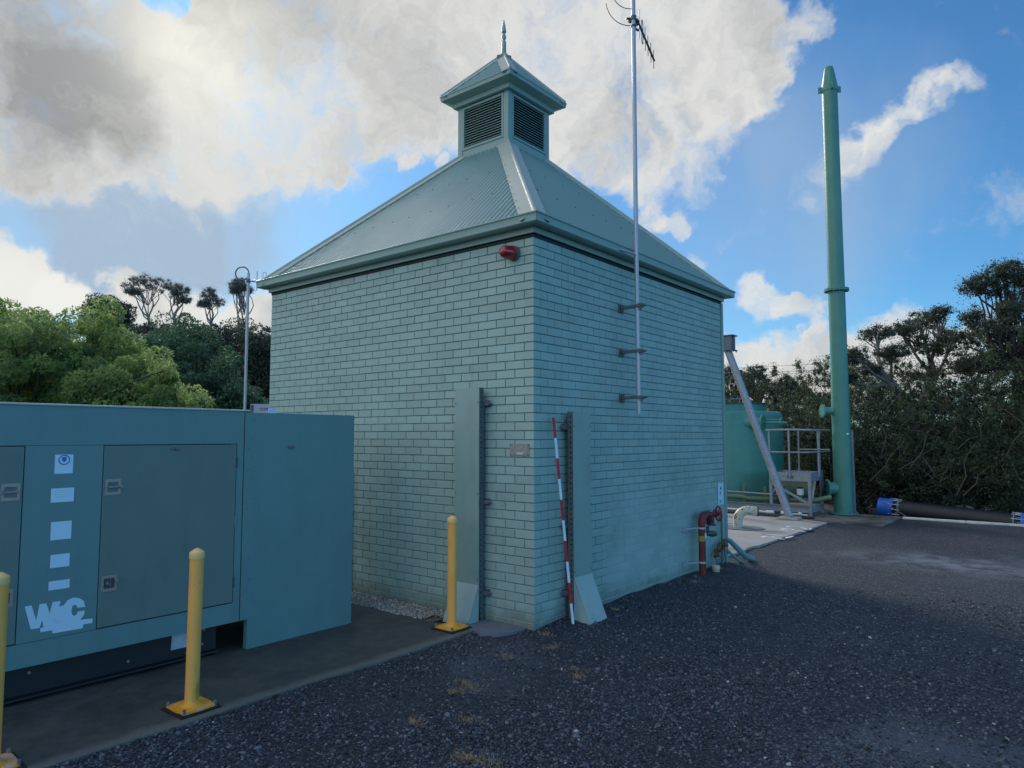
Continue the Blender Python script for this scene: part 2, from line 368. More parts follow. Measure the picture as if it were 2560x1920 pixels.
def text_mesh(name, body, size, m, mw, parent, ext=.001, sx=1.):
    cu = bpy.data.curves.new(name, 'FONT'); cu.body = body; cu.size = size; cu.extrude = ext; cu.align_x = 'LEFT'; cu.resolution_u = 3
    to = bpy.data.objects.new(name, cu); C.objects.link(to)
    dg = bpy.context.evaluated_depsgraph_get(); me = bpy.data.meshes.new_from_object(to.evaluated_get(dg))
    C.objects.unlink(to); bpy.data.objects.remove(to)
    org = worigin(parent)
    me.transform(Matrix.Translation(-org) @ mw @ Matrix.Diagonal((sx, 1, 1, 1))); me.materials.clear(); me.materials.append(m)
    o = bpy.data.objects.new(name, me); C.objects.link(o); o.parent = parent; return o
def point_mesh(name, arr, attrs):
    me = bpy.data.meshes.new(name); me.vertices.add(len(arr)); me.vertices.foreach_set('co', np.asarray(arr, np.float32).ravel())
    for k, (typ, dom, a) in attrs.items():
        at = me.attributes.new(k, typ, dom); at.data.foreach_set('vector' if typ == 'FLOAT_VECTOR' else 'value', np.asarray(a, np.float32).ravel())
    o = bpy.data.objects.new(name, me); C.objects.link(o); return o

# ------------------------------------------------------------------ ground
def ground_h(x, y):
    h = 0.012*noise.noise(Vector((x*.55, y*.55, 0))) + .008*noise.noise(Vector((x*2.1, y*2.1, 3)))
    # crushed rock heaped along the right hand wall
    if y > -.2:
        dx = max(0., x); h += .055*math.exp(-(dx/.22)**2)*min(1, max(0, (y+.1)/.5))*(1 if y < 4.3 else math.exp(-((y-4.3)/.5)**2))*(.7+.6*noise.noise(Vector((y*2, 1, 1))))
    return h
def ground_sheet(name, x0, x1, y0, y1, step, m, hf, z=0.):
    nx = int((x1-x0)/step)+1; ny = int((y1-y0)/step)+1
    X = np.linspace(x0, x1, nx); Y = np.linspace(y0, y1, ny); b = MB()
    b.v = [(x, y, z+hf(x, y)) for y in Y for x in X]
    b.f = [(j*nx+i, j*nx+i+1, (j+1)*nx+i+1, (j+1)*nx+i) for j in range(ny-1) for i in range(nx-1)]
    return tag(b.build(name, m, smooth=180, fix=False), kind='structure')
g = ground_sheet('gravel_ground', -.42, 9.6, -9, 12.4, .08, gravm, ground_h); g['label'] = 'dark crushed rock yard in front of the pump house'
# the land all around, one sheet to the horizon with a rectangle left for the yard
def land_h(x, y):
    d = math.hypot(x, y)
    return -.32 + (0.06*noise.noise(Vector((x*.3, y*.3, 9)))) + max(0, (d-30))*.012
xs = sorted(set(list(np.linspace(-30, 30, 61)) + [-600, -300, -150, -80, -50, 50, 80, 150, 300, 600]))
b = MB(); nx = len(xs); b.v = [(x, y, land_h(x, y)) for y in xs for x in xs]
b.f = [(j*nx+i, j*nx+i+1, (j+1)*nx+i+1, (j+1)*nx+i) for j in range(nx-1) for i in range(nx-1)]
tag(b.build('ground', soil, smooth=180, fix=False), 'leaf littered ground around the yard', kind='structure')
b = MB().box((9.6, -9, -.3), (60, 12.4, .0)).box((-.42, -60, -.3), (60, -9.0, 0.0))
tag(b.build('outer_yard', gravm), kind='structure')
# concrete pad under the generator
b = MB(); pts = []
ys_ = np.linspace(-9, -.33, 60)
edge = [(-.40+.035*noise.noise(Vector((y*1.1, 0, 0)))+.012*noise.noise(Vector((y*7, 0, 5))), y) for y in ys_]
poly = [(-7, -9)] + edge + [(-.62, -.30), (-.95, -.42), (-7, -.42)]
b.prism(poly, (0, 0, -.3), (1, 0, 0), (0, 1, 0), (0, 0, .318))
tag(b.build('concrete_pad', padm), 'stained damp concrete pad under the generator', kind='structure')
b = MB().prism([(-.68, -.004), (-.68, -.26), (-.52, -.36), (-.30, -.42), (-.16, -.33), (-.10, -.2), (-.08, -.004)], (0, 0, -.1), (1, 0, 0), (0, 1, 0), (0, 0, .122))
tag(b.build('footing_slab', mat('blue_grey_concrete', (.15, .165, .19), .8, var=.15, vscale=8, bump=.003)), kind='structure')
b = MB().box((-7, -.42, -.3), (-1.0, .02, -.005))
tag(b.build('gravel_bed', mat('bed_grit', (.12, .11, .09), .9, var=.3, vscale=20)), kind='structure')
# slabs behind
edge2 = [(-.175-.03*abs(noise.noise(Vector((y, 2, 0))))-(.05 if 5.9 < y < 6.3 else 0), y) for y in np.linspace(4.62, 10.2, 40)]
b = MB().prism([(-7, 4.62)] + edge2 + [(-.20, 10.35), (-1.2, 10.75), (-7, 10.75)], (0, 0, -.3), (1, 0, 0), (0, 1, 0), (0, 0, .335))
tag(b.build('concrete_slab', concr), 'pale concrete slab behind the pump house', kind='structure')
b = MB().box((-7, 10.76, -.3), (-.52, 14.9, .012)).box((-.5, 10.6, -.3), (.80, 12.5, .03))
tag(b.build('concrete_slab', mat('damp_concrete', (.20, .19, .16), .75, var=.2, vscale=2, dirt=(.07, .065, .05), dscale=1.3, dlo=.42, dhi=.62, bump=.003, bscale=50)), 'damp slab under the tall green stack', kind='structure')
b = MB()
for i in range(9):
    x0 = .82+i*1.2; b.box((x0, 12.405, -.2), (x0+1.19, 12.53, .035+.006*noise.noise(Vector((i*3.3, 0, 0)))))
tag(b.build('kerb', mat('worn_white_kerb', (.62, .62, .58), .8, var=.15, vscale=8, dirt=(.3, .29, .26), dscale=5), bevel=.008), 'worn white kerb along the back of the yard', kind='structure')
# painted marks on the slab: two digits sprayed in white
def stroke(pts, w, z=.0395):
    b = MB(); P = [Vector((x, y, z)) for x, y in pts]; L = []
    for i, p in enumerate(P):
        t = (P[min(i+1, len(P)-1)]-P[max(i-1, 0)]).normalized(); nn = Vector((-t.y, t.x, 0)); ww = w*(.5+.25*math.sin(i*1.7))
        L.append((p-nn*ww, p+nn*ww))
    for i in range(len(L)-1):
        k = len(b.v); b.add([L[i][0], L[i][1], L[i+1][1], L[i+1][0]], [(0, 1, 2, 3)])
    return b
def gpt(x, y, z=.035):                # a point of the slab seen at (x, y)
    d = FW + RT*((x*1.15732-1280)/F_PX) + UP*((960-y*1.15732)/F_PX); t = (z-CP[2])/d.z
    return (CP[0]+d.x*t, CP[1]+d.y*t)
marks = MB()
def zz(pts):                          # zoomed frame (1780,1180) scale .18083 source px
    return [gpt((1780+a*.18083)/1.15732, (1180+c*.18083)/1.15732) for a, c in pts]
for pl, w in (([(1030, 768), (1060, 755), (1130, 753), (1220, 764), (1300, 790), (1340, 805)], .06), ([(950, 800), (1000, 787), (1080, 785), (1130, 797), (1110, 808), (1040, 806), (975, 812)], .06), ([(1110, 808), (1200, 815), (1290, 830)], .04),
              ([(735, 862), (850, 872), (960, 884), (1040, 893)], .05), ([(685, 908), (740, 892), (820, 893), (865, 908)], .06), ([(850, 914), (930, 922), (1000, 936)], .04), ([(1015, 918), (1070, 902), (1120, 888)], .045), ([(1330, 803), (1355, 790), (1372, 782)], .045)):
    s_ = stroke(zz(pl), w); marks.add(s_.v, s_.f)
tag(marks.build('painted_marking', paintw, fix=False), kind='structure')

# ------------------------------------------------------------------ loose stones (instances on one point cloud object)
def scatter(name, arr, scale, tone, m, label, flat=.6):
    n = len(arr)
    o = point_mesh(name, arr, {'sc': ('FLOAT_VECTOR', 'POINT', np.stack([scale*rng.uniform(.7, 1.25, n), scale*rng.uniform(.55, 1.0, n), scale*flat*rng.uniform(.6, 1.2, n)], 1)),
                               'ro': ('FLOAT_VECTOR', 'POINT', np.stack([rng.normal(0, .35, n), rng.normal(0, .35, n), rng.uniform(0, 6.28, n)], 1)),
                               'tone': ('FLOAT', 'POINT', tone)})
    ng = bpy.data.node_groups.new(name+'_scatter', 'GeometryNodeTree')
    ng.interface.new_socket('Geometry', in_out='INPUT', socket_type='NodeSocketGeometry'); ng.interface.new_socket('Geometry', in_out='OUTPUT', socket_type='NodeSocketGeometry')
    N = ng.nodes; L = ng.links; gi = N.new('NodeGroupInput'); go = N.new('NodeGroupOutput')
    ico = N.new('GeometryNodeMeshIcoSphere'); ico.inputs['Radius'].default_value = 1; ico.inputs['Subdivisions'].default_value = 1
    sp = N.new('GeometryNodeSetPosition'); nz = N.new('ShaderNodeTexNoise'); nz.inputs['Scale'].default_value = 1.3
    vm = N.new('ShaderNodeVectorMath'); vm.operation = 'SUBTRACT'; vm.inputs[1].default_value = (.5, .5, .5)
    L.new(nz.outputs['Color'], vm.inputs[0]); vs2 = N.new('ShaderNodeVectorMath'); vs2.operation = 'SCALE'; vs2.inputs['Scale'].default_value = 1.5
    L.new(vm.outputs[0], vs2.inputs[0]); L.new(ico.outputs[0], sp.inputs[0]); L.new(vs2.outputs[0], sp.inputs['Offset'])
    smt = N.new('GeometryNodeSetMaterial'); smt.inputs['Material'].default_value = m; L.new(sp.outputs[0], smt.inputs[0])
    ip = N.new('GeometryNodeInstanceOnPoints'); L.new(gi.outputs[0], ip.inputs['Points']); L.new(smt.outputs[0], ip.inputs['Instance'])
    a1 = N.new('GeometryNodeInputNamedAttribute'); a1.data_type = 'FLOAT_VECTOR'; a1.inputs['Name'].default_value = 'sc'
    a2 = N.new('GeometryNodeInputNamedAttribute'); a2.data_type = 'FLOAT_VECTOR'; a2.inputs['Name'].default_value = 'ro'
    L.new(a1.outputs[0], ip.inputs['Scale']); L.new(a2.outputs[0], ip.inputs['Rotation']); L.new(ip.outputs[0], go.inputs[0])
    md = o.modifiers.new('scatter', 'NODES'); md.node_group = ng
    return tag(o, label, kind='stuff')
def make_gravel():
    n = 210000; r0, r1, rm = 1.8, 9.5, 4.6
    A = (rm**2-r0**2)/2; B = rm*rm*math.log(r1/rm); u = rng.uniform(0, A+B, n)
    r = np.where(u < A, np.sqrt(2*u+r0*r0), rm*np.exp((u-A)/(rm*rm)))
    th = YAW + rng.uniform(-.95, 1.1, n)
    x = CP[0]+r*np.sin(th); y = CP[1]+r*np.cos(th)
    ok = (x > -.405) & ~((x < .02) & (y > -.02)) & (x < 9.5) & (y < 12.3)
    ok &= ~((x < -.10) & (y > -.33))
    # patchy: bare fines between drifts of stone
    den = np.array([noise.noise(Vector((a*.8, c_*.8, 4)))+.5*noise.noise(Vector((a*3, c_*3, 8))) for a, c_ in zip(x, y)])
    ok &= rng.uniform(0, 1, n) < np.clip(.62+den*1.0, .12, 1)
    x, y, r = x[ok], y[ok], r[ok]; n = len(x)
    z = np.array([ground_h(a, c_) for a, c_ in zip(x, y)])
    sc_ = rng.lognormal(math.log(.0075), .38, n).clip(.003, .022)
    near = np.exp(-((x/.3)**2))*(y > 0); sc_ *= 1
    tone = rng.uniform(0, .955, n); pale = rng.uniform(0, 1, n) < .006; tone[pale] = 1
    scatter('gravel_stones', np.stack([x, y, z+sc_*.25], 1), sc_, tone, stone_material('crushed_stone', (.016, .019, .027), (.145, .162, .19), (.40, .40, .38), .96), 'loose dark crushed stones with a few pale ones')
make_gravel()
n = 11000
xx = rng.uniform(-4.7, -.98, n); yy = rng.uniform(-.44, -.02, n); lim = -.42+.02*np.sin(xx*9)+.015*np.sin(xx*23)
ok = (yy > lim) & ~((xx > -1.12) & (yy < -.2)); xx, yy = xx[ok], yy[ok]; n = len(xx)
scl = rng.uniform(.007, .014, n)
scatter('pebbles', np.stack([xx, yy, .002+rng.uniform(0, .02, n)], 1), scl, rng.uniform(0, 1, n), stone_material('pale_pebble', (.22, .20, .17), (.62, .58, .52), (.35, .22, .14), .93), 'pale drainage pebbles along the foot of the brick wall', .75)
# dry grass tufts
def tufts():
    b = MB()
    spots = [gpt(x, y, .01) for x, y in ((1000, 1475), (1018, 1487), (985, 1495), (1245, 1447), (1090, 1420), (1015, 1555), (1020, 1640), (1045, 1646), (990, 1638), (1250, 1462), (900, 1560), (1500, 1260), (1560, 1232), (1610, 1208), (1180, 1372), (1290, 1335), (1330, 1320), (1200, 1400))]
    for cx, cy in spots:
        rr = random.uniform(.04, .11)
        for _ in range(95):
            a = random.uniform(0, 6.28); d = random.uniform(0, rr); x, y = cx+math.cos(a)*d*1.4, cy+math.sin(a)*d
            l = random.uniform(.02, .05); t = random.uniform(0, 6.28); z = ground_h(x, y)+.006
            b.add([(x, y, z), (x+.0020, y+.0020, z), (x+l*math.cos(t), y+l*math.sin(t), z+random.uniform(.006, .030))], [(0, 1, 2)])
    tag(b.build('dry_grass', straw, fix=False), 'dry yellow grass tufts in the crushed rock', kind='stuff')
tufts()

# ------------------------------------------------------------------ pump house
BL = 4.55; H = 3.7625; PH = .086
house = thing('pump_house', 'green painted brick pump house with corrugated hip roof and louvred cupola', 'building', (-BL/2, BL/2, 0))
def smear(u, z):      # where paint and render fill the joints of the right hand wall
    t = max(0., min(1., (1.45-z)/.9)) * max(0., min(1., (u-.9)/.6))
    t = max(t, max(0., min(1., (.30-z)/.25))*.7)
    return max(0., min(1., t + .6*noise.noise(Vector((u*1.3, z*1.7, 5)))*(1 if t > .05 else .3)))
def wall_core():
    b = MB(); N1 = 110; N2 = 90
    for side in (0, 1):
        k = len(b.v)
        for j in range(N2+1):
            for i in range(N1+1):
                u = BL*i/N1; z = -.3+(H+.3)*j/N2
                if side == 0:
                    d = .010-.0065*max(0, min(1, (.32-z)/.3)); d += .0012*noise.noise(Vector((u*9, z*9, 0)))
                    b.v.append((-u if i else -.01, d, z))
                else:
                    s_ = smear(u, z); d = .009-.0075*s_ + .0012*noise.noise(Vector((u*9, z*9, 7)))
                    b.v.append((-d, u if i else .01, z))
        w = N1+1
        b.f += [(k+j*w+i, k+j*w+i+1, k+(j+1)*w+i+1, k+(j+1)*w+i) for j in range(N2) for i in range(N1)]
    b.add([(-BL, .01, -.3), (-BL, BL, -.3), (-BL, BL, H), (-BL, .01, H)], [(0, 1, 2, 3)])
    b.add([(-BL, BL, -.3), (-.01, BL, -.3), (-.01, BL, H), (-BL, BL, H)], [(0, 1, 2, 3)])
    b.add([(-BL, .0, H), (0, 0, H), (0, BL, H), (-BL, BL, H)], [(0, 1, 2, 3)])
    return b.build('wall', None, house, fix=False)
wall = wall_core()
def mortar_mat():
    m = bpy.data.materials.new('painted_joint'); m.use_nodes = True; nt = NT(m.node_tree); b = nt.n['Principled BSDF']
    P = nt.new('ShaderNodeNewGeometry').outputs['Position']; s = nt.new('ShaderNodeSeparateXYZ', {0: P})
    a = nt.ss(s.outputs[2], 1.5, .75); c = nt.ss(s.outputs[1], .9, 1.6)
    t = nt.math('MULTIPLY', a, c); t = nt.math('MAXIMUM', t, nt.ss(s.outputs[2], .28, .05, 0, .7))
    t = nt.math('ADD', t, nt.math('MULTIPLY', nt.math('SUBTRACT', nt.noise(P, 2.2, 5, .6), .5), .7))
    col = nt.mix(nt.ss(t, .25, .75), (.155, .24, .22), (.305, .43, .395))
    nt.set(b.inputs['Base Color'], col); b.inputs['Roughness'].default_value = .7
    bp = nt.new('ShaderNodeBump', {'Strength': 1.0, 'Distance': .003, 'Height': nt.noise(P, 80, 4, .6)}); nt.l.new(bp.outputs[0], b.inputs['Normal'])
    return m
wall.data.materials.append(mortar_mat())
def brick_verts(u0, u1, z0, z1, side, rnd, pr=0.):
    c = .0028
    def P(u, z, d):  # d = how far in from the face
        return (-u, d, z) if side == 0 else (-d, u, z)
    j = lambda: rnd.uniform(-.0009, .0009)
    ou = [P(u0, z0, .03), P(u1, z0, .03), P(u1, z1, .03), P(u0, z1, .03)]
    md = [P(u0+j(), z0+j(), .0035-pr), P(u1+j(), z0+j(), .0035-pr), P(u1+j(), z1+j(), .0035-pr), P(u0+j(), z1+j(), .0035-pr)]
    fr = [P(u0+c+j(), z0+c+j(), -pr), P(u1-c+j(), z0+c+j(), -pr), P(u1-c+j(), z1-c+j(), -pr), P(u0+c+j(), z1-c+j(), -pr)]
    fs = [(8, 9, 10, 11)]
    for a, b_ in ((0, 4), (4, 8)):
        fs += [(a+i, a+(i+1) % 4, b_+(i+1) % 4, b_+i) for i in range(4)]
    if side == 0: fs = [tuple(reversed(f)) for f in fs]
    return ou+md+fr, fs
def bricks():
    rnd = random.Random(3); L = []
    for side in (0, 1):
        for r in range(45):
            z1 = H-r*PH; z0 = z1-.0775
            if z0 < -.12: break
            first = (.115 if (r % 2 == 0) == (side == 0) else .235)
            u = 0.0015 if side == 0 else .0015; e = first - .005
            while u < BL-.02:
                L.append((side, u, min(e, BL-(.002 if side == 0 else .045)), z0, z1)); u = e+.008; e = u+.232
    def px(t):
        side, u0, u1, z0, z1 = t; um = (u0+u1)/2; p = Vector((-um, 0, (z0+z1)/2)) if side == 0 else Vector((0, um, (z0+z1)/2))
        d = p-Vector(CP); n_ = Vector((0, -1, 0)) if side == 0 else Vector((1, 0, 0))
        hidden = (side == 0 and .55 < um < .98 and z1 < 2.3) or (side == 1 and .5 < um < .9 and z1 < 2.1) or z1 < .05
        return -(u1-u0)*abs(d.normalized().dot(n_))/d.length_squared*(0 if hidden else 1)
    L.sort(key=px)
    for t in L[:296]:
        side, u0, u1, z0, z1 = t; o3 = Vector((-u0, 0, z0)) if side == 0 else Vector((0, u0, z0))
        vs_, fs = brick_verts(u0, u1, z0, z1, side, rnd, rnd.uniform(-.0006, .0008))
        b = MB().add(vs_, fs); ob = b.build('brick', wallpaint, wall, fix=False)
    b = MB()
    for t in L[296:]:
        vs_, fs = brick_verts(*t[1:], t[0], rnd, rnd.uniform(-.0006, .0008)); b.add(vs_, fs)
    tag(b.build('bricks', wallpaint, house, fix=False), kind='stuff')
bricks()
# corner cover strip at the far end of the right hand wall
MB().box((-.04, BL-.035, -.1), (.018, BL+.03, H+.02)).build('corner_strip', trim, house, bevel=.003)
# fascia, soffit, gutter
def ring_profile(prof, name, m, closed=False, mitre=.0):
    # profile of (offset, z) swept round the square building with mitred corners, one part per side
    outs = []
    for sd in range(4):
        b = MB(); n = len(prof)
        A = []; Bq = []
        for e, z in prof:
            x0, x1, y0, y1 = -BL-e, e, -e, BL+e; g_ = .0015
            if sd == 0: A.append((x0+g_, y0, z)); Bq.append((x1-g_, y0, z))
            if sd == 1: A.append((x1, y0+g_, z)); Bq.append((x1, y1-g_, z))
            if sd == 2: A.append((x1-g_, y1, z)); Bq.append((x0+g_, y1, z))
            if sd == 3: A.append((x0, y1-g_, z)); Bq.append((x0, y0+g_, z))
        rng_ = range(n if closed else n-1)
        b.add(A+Bq, [(i, (i+1) % n, (i+1) % n+n, i+n) for i in rng_])
        outs.append(b.build(name, m, house, smooth=35, fix=False))
    return outs
ring_profile([(.033, 3.80), (.033, 3.885), (.010, 3.885), (.010, 3.80)], 'fascia', trim, True)
ring_profile([(.150, 3.872), (.138, 3.862), (.115, 3.858), (.035, 3.862), (.033, 3.95), (.035, 3.951), (.12, 3.90), (.147, 3.94), (.150, 3.957), (.158, 3.961), (.166, 3.957), (.166, 3.945), (.156, 3.942), (.152, 3.93)], 'gutter', trim, True)
MB().box((-BL-.005, -.005, H+.003), (.005, BL+.005, H+.03)).build('eave_gap_shade', trimdark, house)  # near-black slab stands in for the shaded gap under the fascia
# roof
CX, CY = -BL/2, BL/2
HE = BL/2+.11; ZE = 3.925; HT = .46; ZT = 5.80; SL = (ZT-ZE)/(HE-HT)
roof = MB().add([(CX-HE, CY-HE, ZE-.03), (CX+HE, CY-HE, ZE-.03), (CX+HE, CY+HE, ZE-.03), (CX-HE, CY+HE, ZE-.03),
                 (CX-HT, CY-HT, ZT-.03), (CX+HT, CY-HT, ZT-.03), (CX+HT, CY+HT, ZT-.03), (CX-HT, CY+HT, ZT-.03)],
                [(0, 1, 5, 4), (1, 2, 6, 5), (2, 3, 7, 6), (3, 0, 4, 7)]).build('roof', trimdark, house)
SIDES = [(Vector((1, 0, 0)), Vector((0, -1, 0))), (Vector((0, 1, 0)), Vector((1, 0, 0))), (Vector((-1, 0, 0)), Vector((0, 1, 0))), (Vector((0, -1, 0)), Vector((-1, 0, 0)))]
def corrugated(parent, he, ze, ht, zt, width, pitch, amp, name='roof_sheet', res=12):
    sl = (zt-ze)/(he-ht)
    for U, Nn in SIDES:
        up = Vector((0, 0, 1)); nrm = (Nn*sl+up).normalized()
        u = -he+.01; 
        while u < he-.02:
            u1 = min(u+width, he-.01); b = MB(); m = max(2, int((u1-u)/pitch*res))
            for i in range(m+1):
                uu = u+(u1-u)*i/m; h = amp*math.cos(2*math.pi*uu/pitch)
                lim = max(abs(uu), ht); p0 = Vector((CX, CY, ze))+U*uu+Nn*he+nrm*h; p1 = Vector((CX, CY, ze+(he-lim)*sl))+U*uu+Nn*lim+nrm*h
                b.v += [tuple(p0), tuple(p1)]
            b.f = [(2*i, 2*i+2, 2*i+3, 2*i+1) for i in range(m)]
            b.build(name, roofm, parent, smooth=60, fix=False); u = u1
corrugated(roof, HE, ZE, HT, ZT, .762, .0762, .0088)
def screws(parent, he, ze, ht, zt, rows, step):
    sl = (zt-ze)/(he-ht); b = MB()
    for U, Nn in SIDES:
        nrm = (Nn*sl+Vector((0, 0, 1))).normalized()
        for fr in rows:
            h = he-(he-ht)*fr; u = -h+.25
            while u < h-.2:
                p = Vector((CX, CY, ze+(he-h)*sl))+U*(round(u/.0762)*.0762)+Nn*h+nrm*.012
                b.disc(p, nrm, .006, .012, 6); u += step*(1+.3*random.random())
    o = b.build('roof_screws', screwm, parent); o['kind'] = 'stuff'
screws(roof, HE, ZE, HT, ZT, (.04, .33, .62, .93), .30)
def flashing(parent, he, ze, ht, zt, w, lift, r):
    sl = (zt-ze)/(he-ht)
    for i in range(4):
        (U, Nn), (U2, N2) = SIDES[i], SIDES[(i+1) % 4]
        c0 = Vector((CX, CY, ze))+(Nn+N2)*he; c1 = Vector((CX, CY, zt))+(Nn+N2)*ht
        if ht < .01: c1 = Vector((CX, CY, zt))
        n1 = (Nn*sl+Vector((0, 0, 1))).normalized(); n2 = (N2*sl+Vector((0, 0, 1))).normalized(); up = Vector((0, 0, lift*1.25))
        hd = (c1-c0).normalized(); a1 = hd.cross(n1).normalized(); a1 = a1 if a1.dot(U) < 0 else -a1; a2 = hd.cross(n2).normalized(); a2 = a2 if a2.dot(U2) > 0 else -a2
        b = MB(); b.add([c0+up, c0+up+a1*w, c1+up+a1*w, c1+up], [(0, 1, 2, 3)]); b.add([c0+up, c0+up+a2*w, c1+up+a2*w, c1+up], [(0, 1, 2, 3)])
        b.add([c0+up+a1*w, c0+up+a1*w-n1*.015, c1+up+a1*w-n1*.015, c1+up+a1*w], [(0, 1, 2, 3)]); b.add([c0+up+a2*w, c0+up+a2*w-n2*.015, c1+up+a2*w-n2*.015, c1+up+a2*w], [(0, 1, 2, 3)])
        b.path([c0+up*1.0, c1+up*1.0], r, 12)
        for k in range(int((c1-c0).length/.26)):
            q = c0+hd*(.12+.26*k)+up
            b.disc(q+a1*(w-.02)+n1*.004, n1, .006, .008, 6); b.disc(q+a2*(w-.02)+n2*.004, n2, .006, .008, 6)
        b.build('hip_flashing', flashm, parent, smooth=40)
flashing(roof, HE, ZE, HT-.02, ZT+.02, .165, .022, .025)
# cupola
cup = MB().box((CX-.40, CY-.40, 5.70), (CX+.40, CY+.40, 6.55)).build('cupola', trimdark, house)
W = .47; PZ0, PZ1 = 5.70, 6.545
for sx in (-1, 1):
    for sy in (-1, 1):
        x, y = CX+sx*W, CY+sy*W
        MB().box((x, y, PZ0), (x-sx*.085, y-sy*.085, PZ1)).build('corner_post', trim, cup, bevel=.003)
for U, Nn in SIDES:
    def B_(name, u0, u1, z0, z1, d0, d1, m=trim, bev=.002):
        b = MB(); p = [Vector((CX, CY, 0))+U*u+Nn*d for u in (u0, u1) for d in (d0, d1)]
        b.box((min(q.x for q in p), min(q.y for q in p), z0), (max(q.x for q in p), max(q.y for q in p), z1))
        return b.build(name, m, cup, bevel=bev)
    B_('sill', -.384, .384, 5.70, 5.90, .42, .462)
    fr = MB()
    for u0, u1, z0, z1 in ((-.383, .383, 5.902, 5.935), (-.383, .383, 6.50, 6.535), (-.383, -.352, 5.935, 6.50), (.352, .383, 5.935, 6.50)):
        p = [Vector((CX, CY, 0))+U*u+Nn*d for u in (u0, u1) for d in (.43, .474)]
        fr.box((min(q.x for q in p), min(q.y for q in p), z0), (max(q.x for q in p), max(q.y for q in p), z1))
    fr.build('louvre_frame', trim, cup, bevel=.002)
    for k in range(15):
        z = 5.952+k*.0368; b = MB()
        a = [Vector((CX, CY, z))+U*u+Nn*.468 for u in (-.352, .352)]; c = [Vector((CX, CY, z+.030))+U*u+Nn*.435 for u in (-.352, .352)]
        t = Vector((0, 0, .0035)); b.add([a[0], a[1], c[1], c[0], a[0]+t, a[1]+t, c[1]+t, c[0]+t], [(0, 1, 2, 3), (4, 5, 6, 7), (0, 1, 5, 4), (2, 3, 7, 6)])
        b.build('slat', trim, cup)
    # moulded cornice and eave, mitred
    prof = [(.470, 6.545), (.492, 6.545), (.525, 6.548), (.525, 6.61), (.60, 6.632), (.648, 6.645), (.652, 6.69), (.660, 6.70), (.660, 6.712), (.64, 6.712), (.5, 6.70)]
    b = MB(); n = len(prof); g_ = .001
    b.add([Vector((CX, CY, z))+U*(-(e-g_))+Nn*e for e, z in prof]+[Vector((CX, CY, z))+U*(e-g_)+Nn*e for e, z in prof], [(i, (i+1) % n, (i+1) % n+n, i+n) for i in range(n)])
    b.build('cornice', trim, cup, smooth=30)
b = MB().add([(CX-.63, CY-.63, 6.70), (CX+.63, CY-.63, 6.70), (CX+.63, CY+.63, 6.70), (CX-.63, CY+.63, 6.70), (CX, CY, 7.385)], [(0, 1, 4), (1, 2, 4), (2, 3, 4), (3, 0, 4)])
croof = b.build('cupola_roof', trimdark, cup)
corrugated(cup, .64, 6.71, .01, 7.40, .64, .0762, .008)
flashing(cup, .645, 6.715, .0, 7.41, .125, .012, .016)
MB().lathe([(.034, 7.37), (.036, 7.40), (.033, 7.60), (.020, 7.625), (.033, 7.66), (.034, 7.69), (.018, 7.715), (.024, 7.735), (.036, 7.75), (.030, 7.80), (.016, 7.88), (.008, 7.93), (.001, 7.945)], (CX, CY, 0), 16).build('finial', trim, cup, smooth=40)

